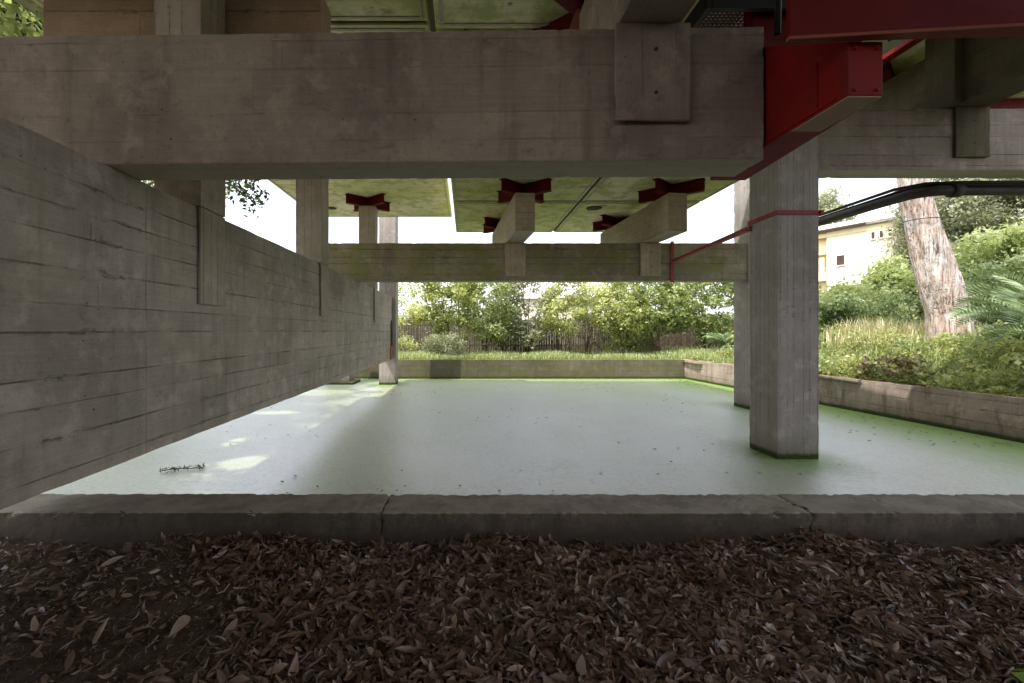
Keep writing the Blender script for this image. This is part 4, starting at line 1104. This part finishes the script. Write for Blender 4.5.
# ------------------------------------------------------------------ fence behind the shrubs
t = empty('wooden_fence', (2, 27.2, .1), 'brown weathered board fence with pointed posts behind the row of shrubs', 'fence')
bm = bmesh.new(); rr = random.Random(2)
xx = -12.0
while xx < 20:
    wd = rr.uniform(.11, .17); h = rr.uniform(2.05, 2.25)
    add_box(bm, xx-2, xx-2+wd-.012, -.012+rr.uniform(-.01, .01), .012, 0, h); xx += wd
mesh_obj('board_panel', bm, M['fence'], t)
bm = bmesh.new()
for z in (.5, 1.7): add_box(bm, -14, 18, .03, .08, z, z+.09)
mesh_obj('rail', bm, M['fence'], t)
for k in range(22):
    bm = bmesh.new(); tube(bm, [(0, 0, 0), (0, 0, 2.55+rr.uniform(-.1, .3))], [.035, .028], 6)
    mesh_obj('post', bm, M['fence'] if k % 5 else M['red_dull'], t, (-13.4+k*1.42+rr.uniform(-.2, .2), .12, 0), uv=False)

# ------------------------------------------------------------------ houses
# white house at right: long wall seen obliquely
A = Vector((28.3, 37.0, 0)); B2 = Vector((32.6, 27.2, 0)); d = (B2 - A).normalized(); nrm = Vector((-d.y, d.x, 0))   # nrm points away?
if nrm.dot(-A) < 0: nrm = -nrm
Ln = (B2 - A).length
t = empty('white_house', (A.x, A.y, 0), 'white plastered house with cream yellow trim beyond the bushes at right', 'house', rz=math.atan2(d.y, d.x))
# local: x along the wall, y = into the house when positive side is away from the camera
side = 1 if (Matrix.Rotation(math.atan2(d.y, d.x), 3, 'Z') @ Vector((0, 1, 0))).dot(nrm) < 0 else -1
TOPZ = 9.35
def hb(name, x0, x1, d0, d1, z0, z1, mat, parent=t):
    bm = bmesh.new(); y0, y1 = sorted((d0*side, d1*side)); add_box(bm, x0, x1, y0, y1, z0, z1)
    return mesh_obj(name, bm, M[mat], parent)
hb('wall', .9, Ln+2, 0, 6, 0, TOPZ, 'plaster')
hb('corner_wall', -2.5, .9, .5, 6, 0, TOPZ, 'yellow')
hb('balcony', -2.5, .88, -.1, .49, 5.5, 6.2, 'yellow'); hb('balcony', -2.5, .88, -.1, .49, 7.6, 7.85, 'yellow')
hb('cornice', -2.6, Ln+2, -.05, -.002, TOPZ-.42, TOPZ-.1, 'yellow')
rf = hb('roof', -2.8, Ln+2.2, -.28, 6.2, TOPZ+.002, TOPZ+.2, 'tile')
bm = bmesh.new(); y0, y1 = -.24*side, 6*side
add_hex(bm, [(-2.8, y0, TOPZ+.202), (Ln+2.2, y0, TOPZ+.202), (Ln+2.2, y1, TOPZ+.202), (-2.8, y1, TOPZ+.202), (-2, 2.5*side, TOPZ+1.1), (Ln+1.5, 2.5*side, TOPZ+1.1), (Ln+1.5, 3.4*side, TOPZ+1.1), (-2, 3.4*side, TOPZ+1.1)])
mesh_obj('roof_top', bm, M['plaster'], t)
hb('gutter', -2.9, 3.6, -.44, -.29, TOPZ+.03, TOPZ+.18, 'dark')
def window(x0, x1, z0, z1, mat='dark'):
    wn = hb('window', x0, x1, -.03, -.002, z0, z1, mat)
    bm = bmesh.new(); e = .07; y0, y1 = sorted((-.07*side, -.032*side))
    add_box(bm, x0-e, x1+e, y0, y1, z1, z1+e); add_box(bm, x0-e, x1+e, y0*1.6, y1, z0-e, z0); add_box(bm, x0-e, x0, y0, y1, z0, z1); add_box(bm, x1, x1+e, y0, y1, z0, z1)
    mesh_obj('frame', bm, M['yellow'] if mat != 'dark' else M['plaster'], wn)
window(1.62, 2.15, 6.6, 7.35)
for x in (3.85, 4.35, 4.85): window(x, x+.2, 8.25, 8.75)
window(.15, .7, 5.7, 7.3, 'yellow')
# pale low building behind the fence
t = empty('pale_building', (8.6, 41, 0), 'pale low building with a light roof glimpsed through the gap between the shrubs', 'building')
bm = bmesh.new(); add_box(bm, -3.2, 3.2, 0, 5, 0, 4.4); mesh_obj('wall', bm, M['plaster'], t)
bm = bmesh.new(); add_hex(bm, [(-3.6, -.5, 4.402), (3.6, -.5, 4.402), (3.6, 5.5, 4.402), (-3.6, 5.5, 4.402), (-3.6, 2.3, 6.2), (3.6, 2.3, 6.2), (3.6, 2.7, 6.2), (-3.6, 2.7, 6.2)])
mesh_obj('roof', bm, plain('light_roof', (.62, .58, .56), .8, .3, 3), t)

# ------------------------------------------------------------------ behind the camera: unseen wall added to cut light from the rear
block('shade_wall', -12, 16, -9.4, -9.0, -.05, 5.6, M['front'], 'x', 'unseen concrete wall added behind the viewpoint to dim the undercroft', 'wall', step=1)

# ------------------------------------------------------------------ render settings
scene.render.engine = 'CYCLES'
cy = scene.cycles
cy.use_denoising = True
try: cy.denoiser = 'OPENIMAGEDENOISE'
except Exception: pass
cy.max_bounces = 10; cy.diffuse_bounces = 6; cy.glossy_bounces = 4; cy.transmission_bounces = 4; cy.transparent_max_bounces = 6
cy.sample_clamp_indirect = 8
scene.view_settings.view_transform = 'Standard'; scene.view_settings.look = 'None'
scene.view_settings.exposure = 0; scene.view_settings.gamma = 1
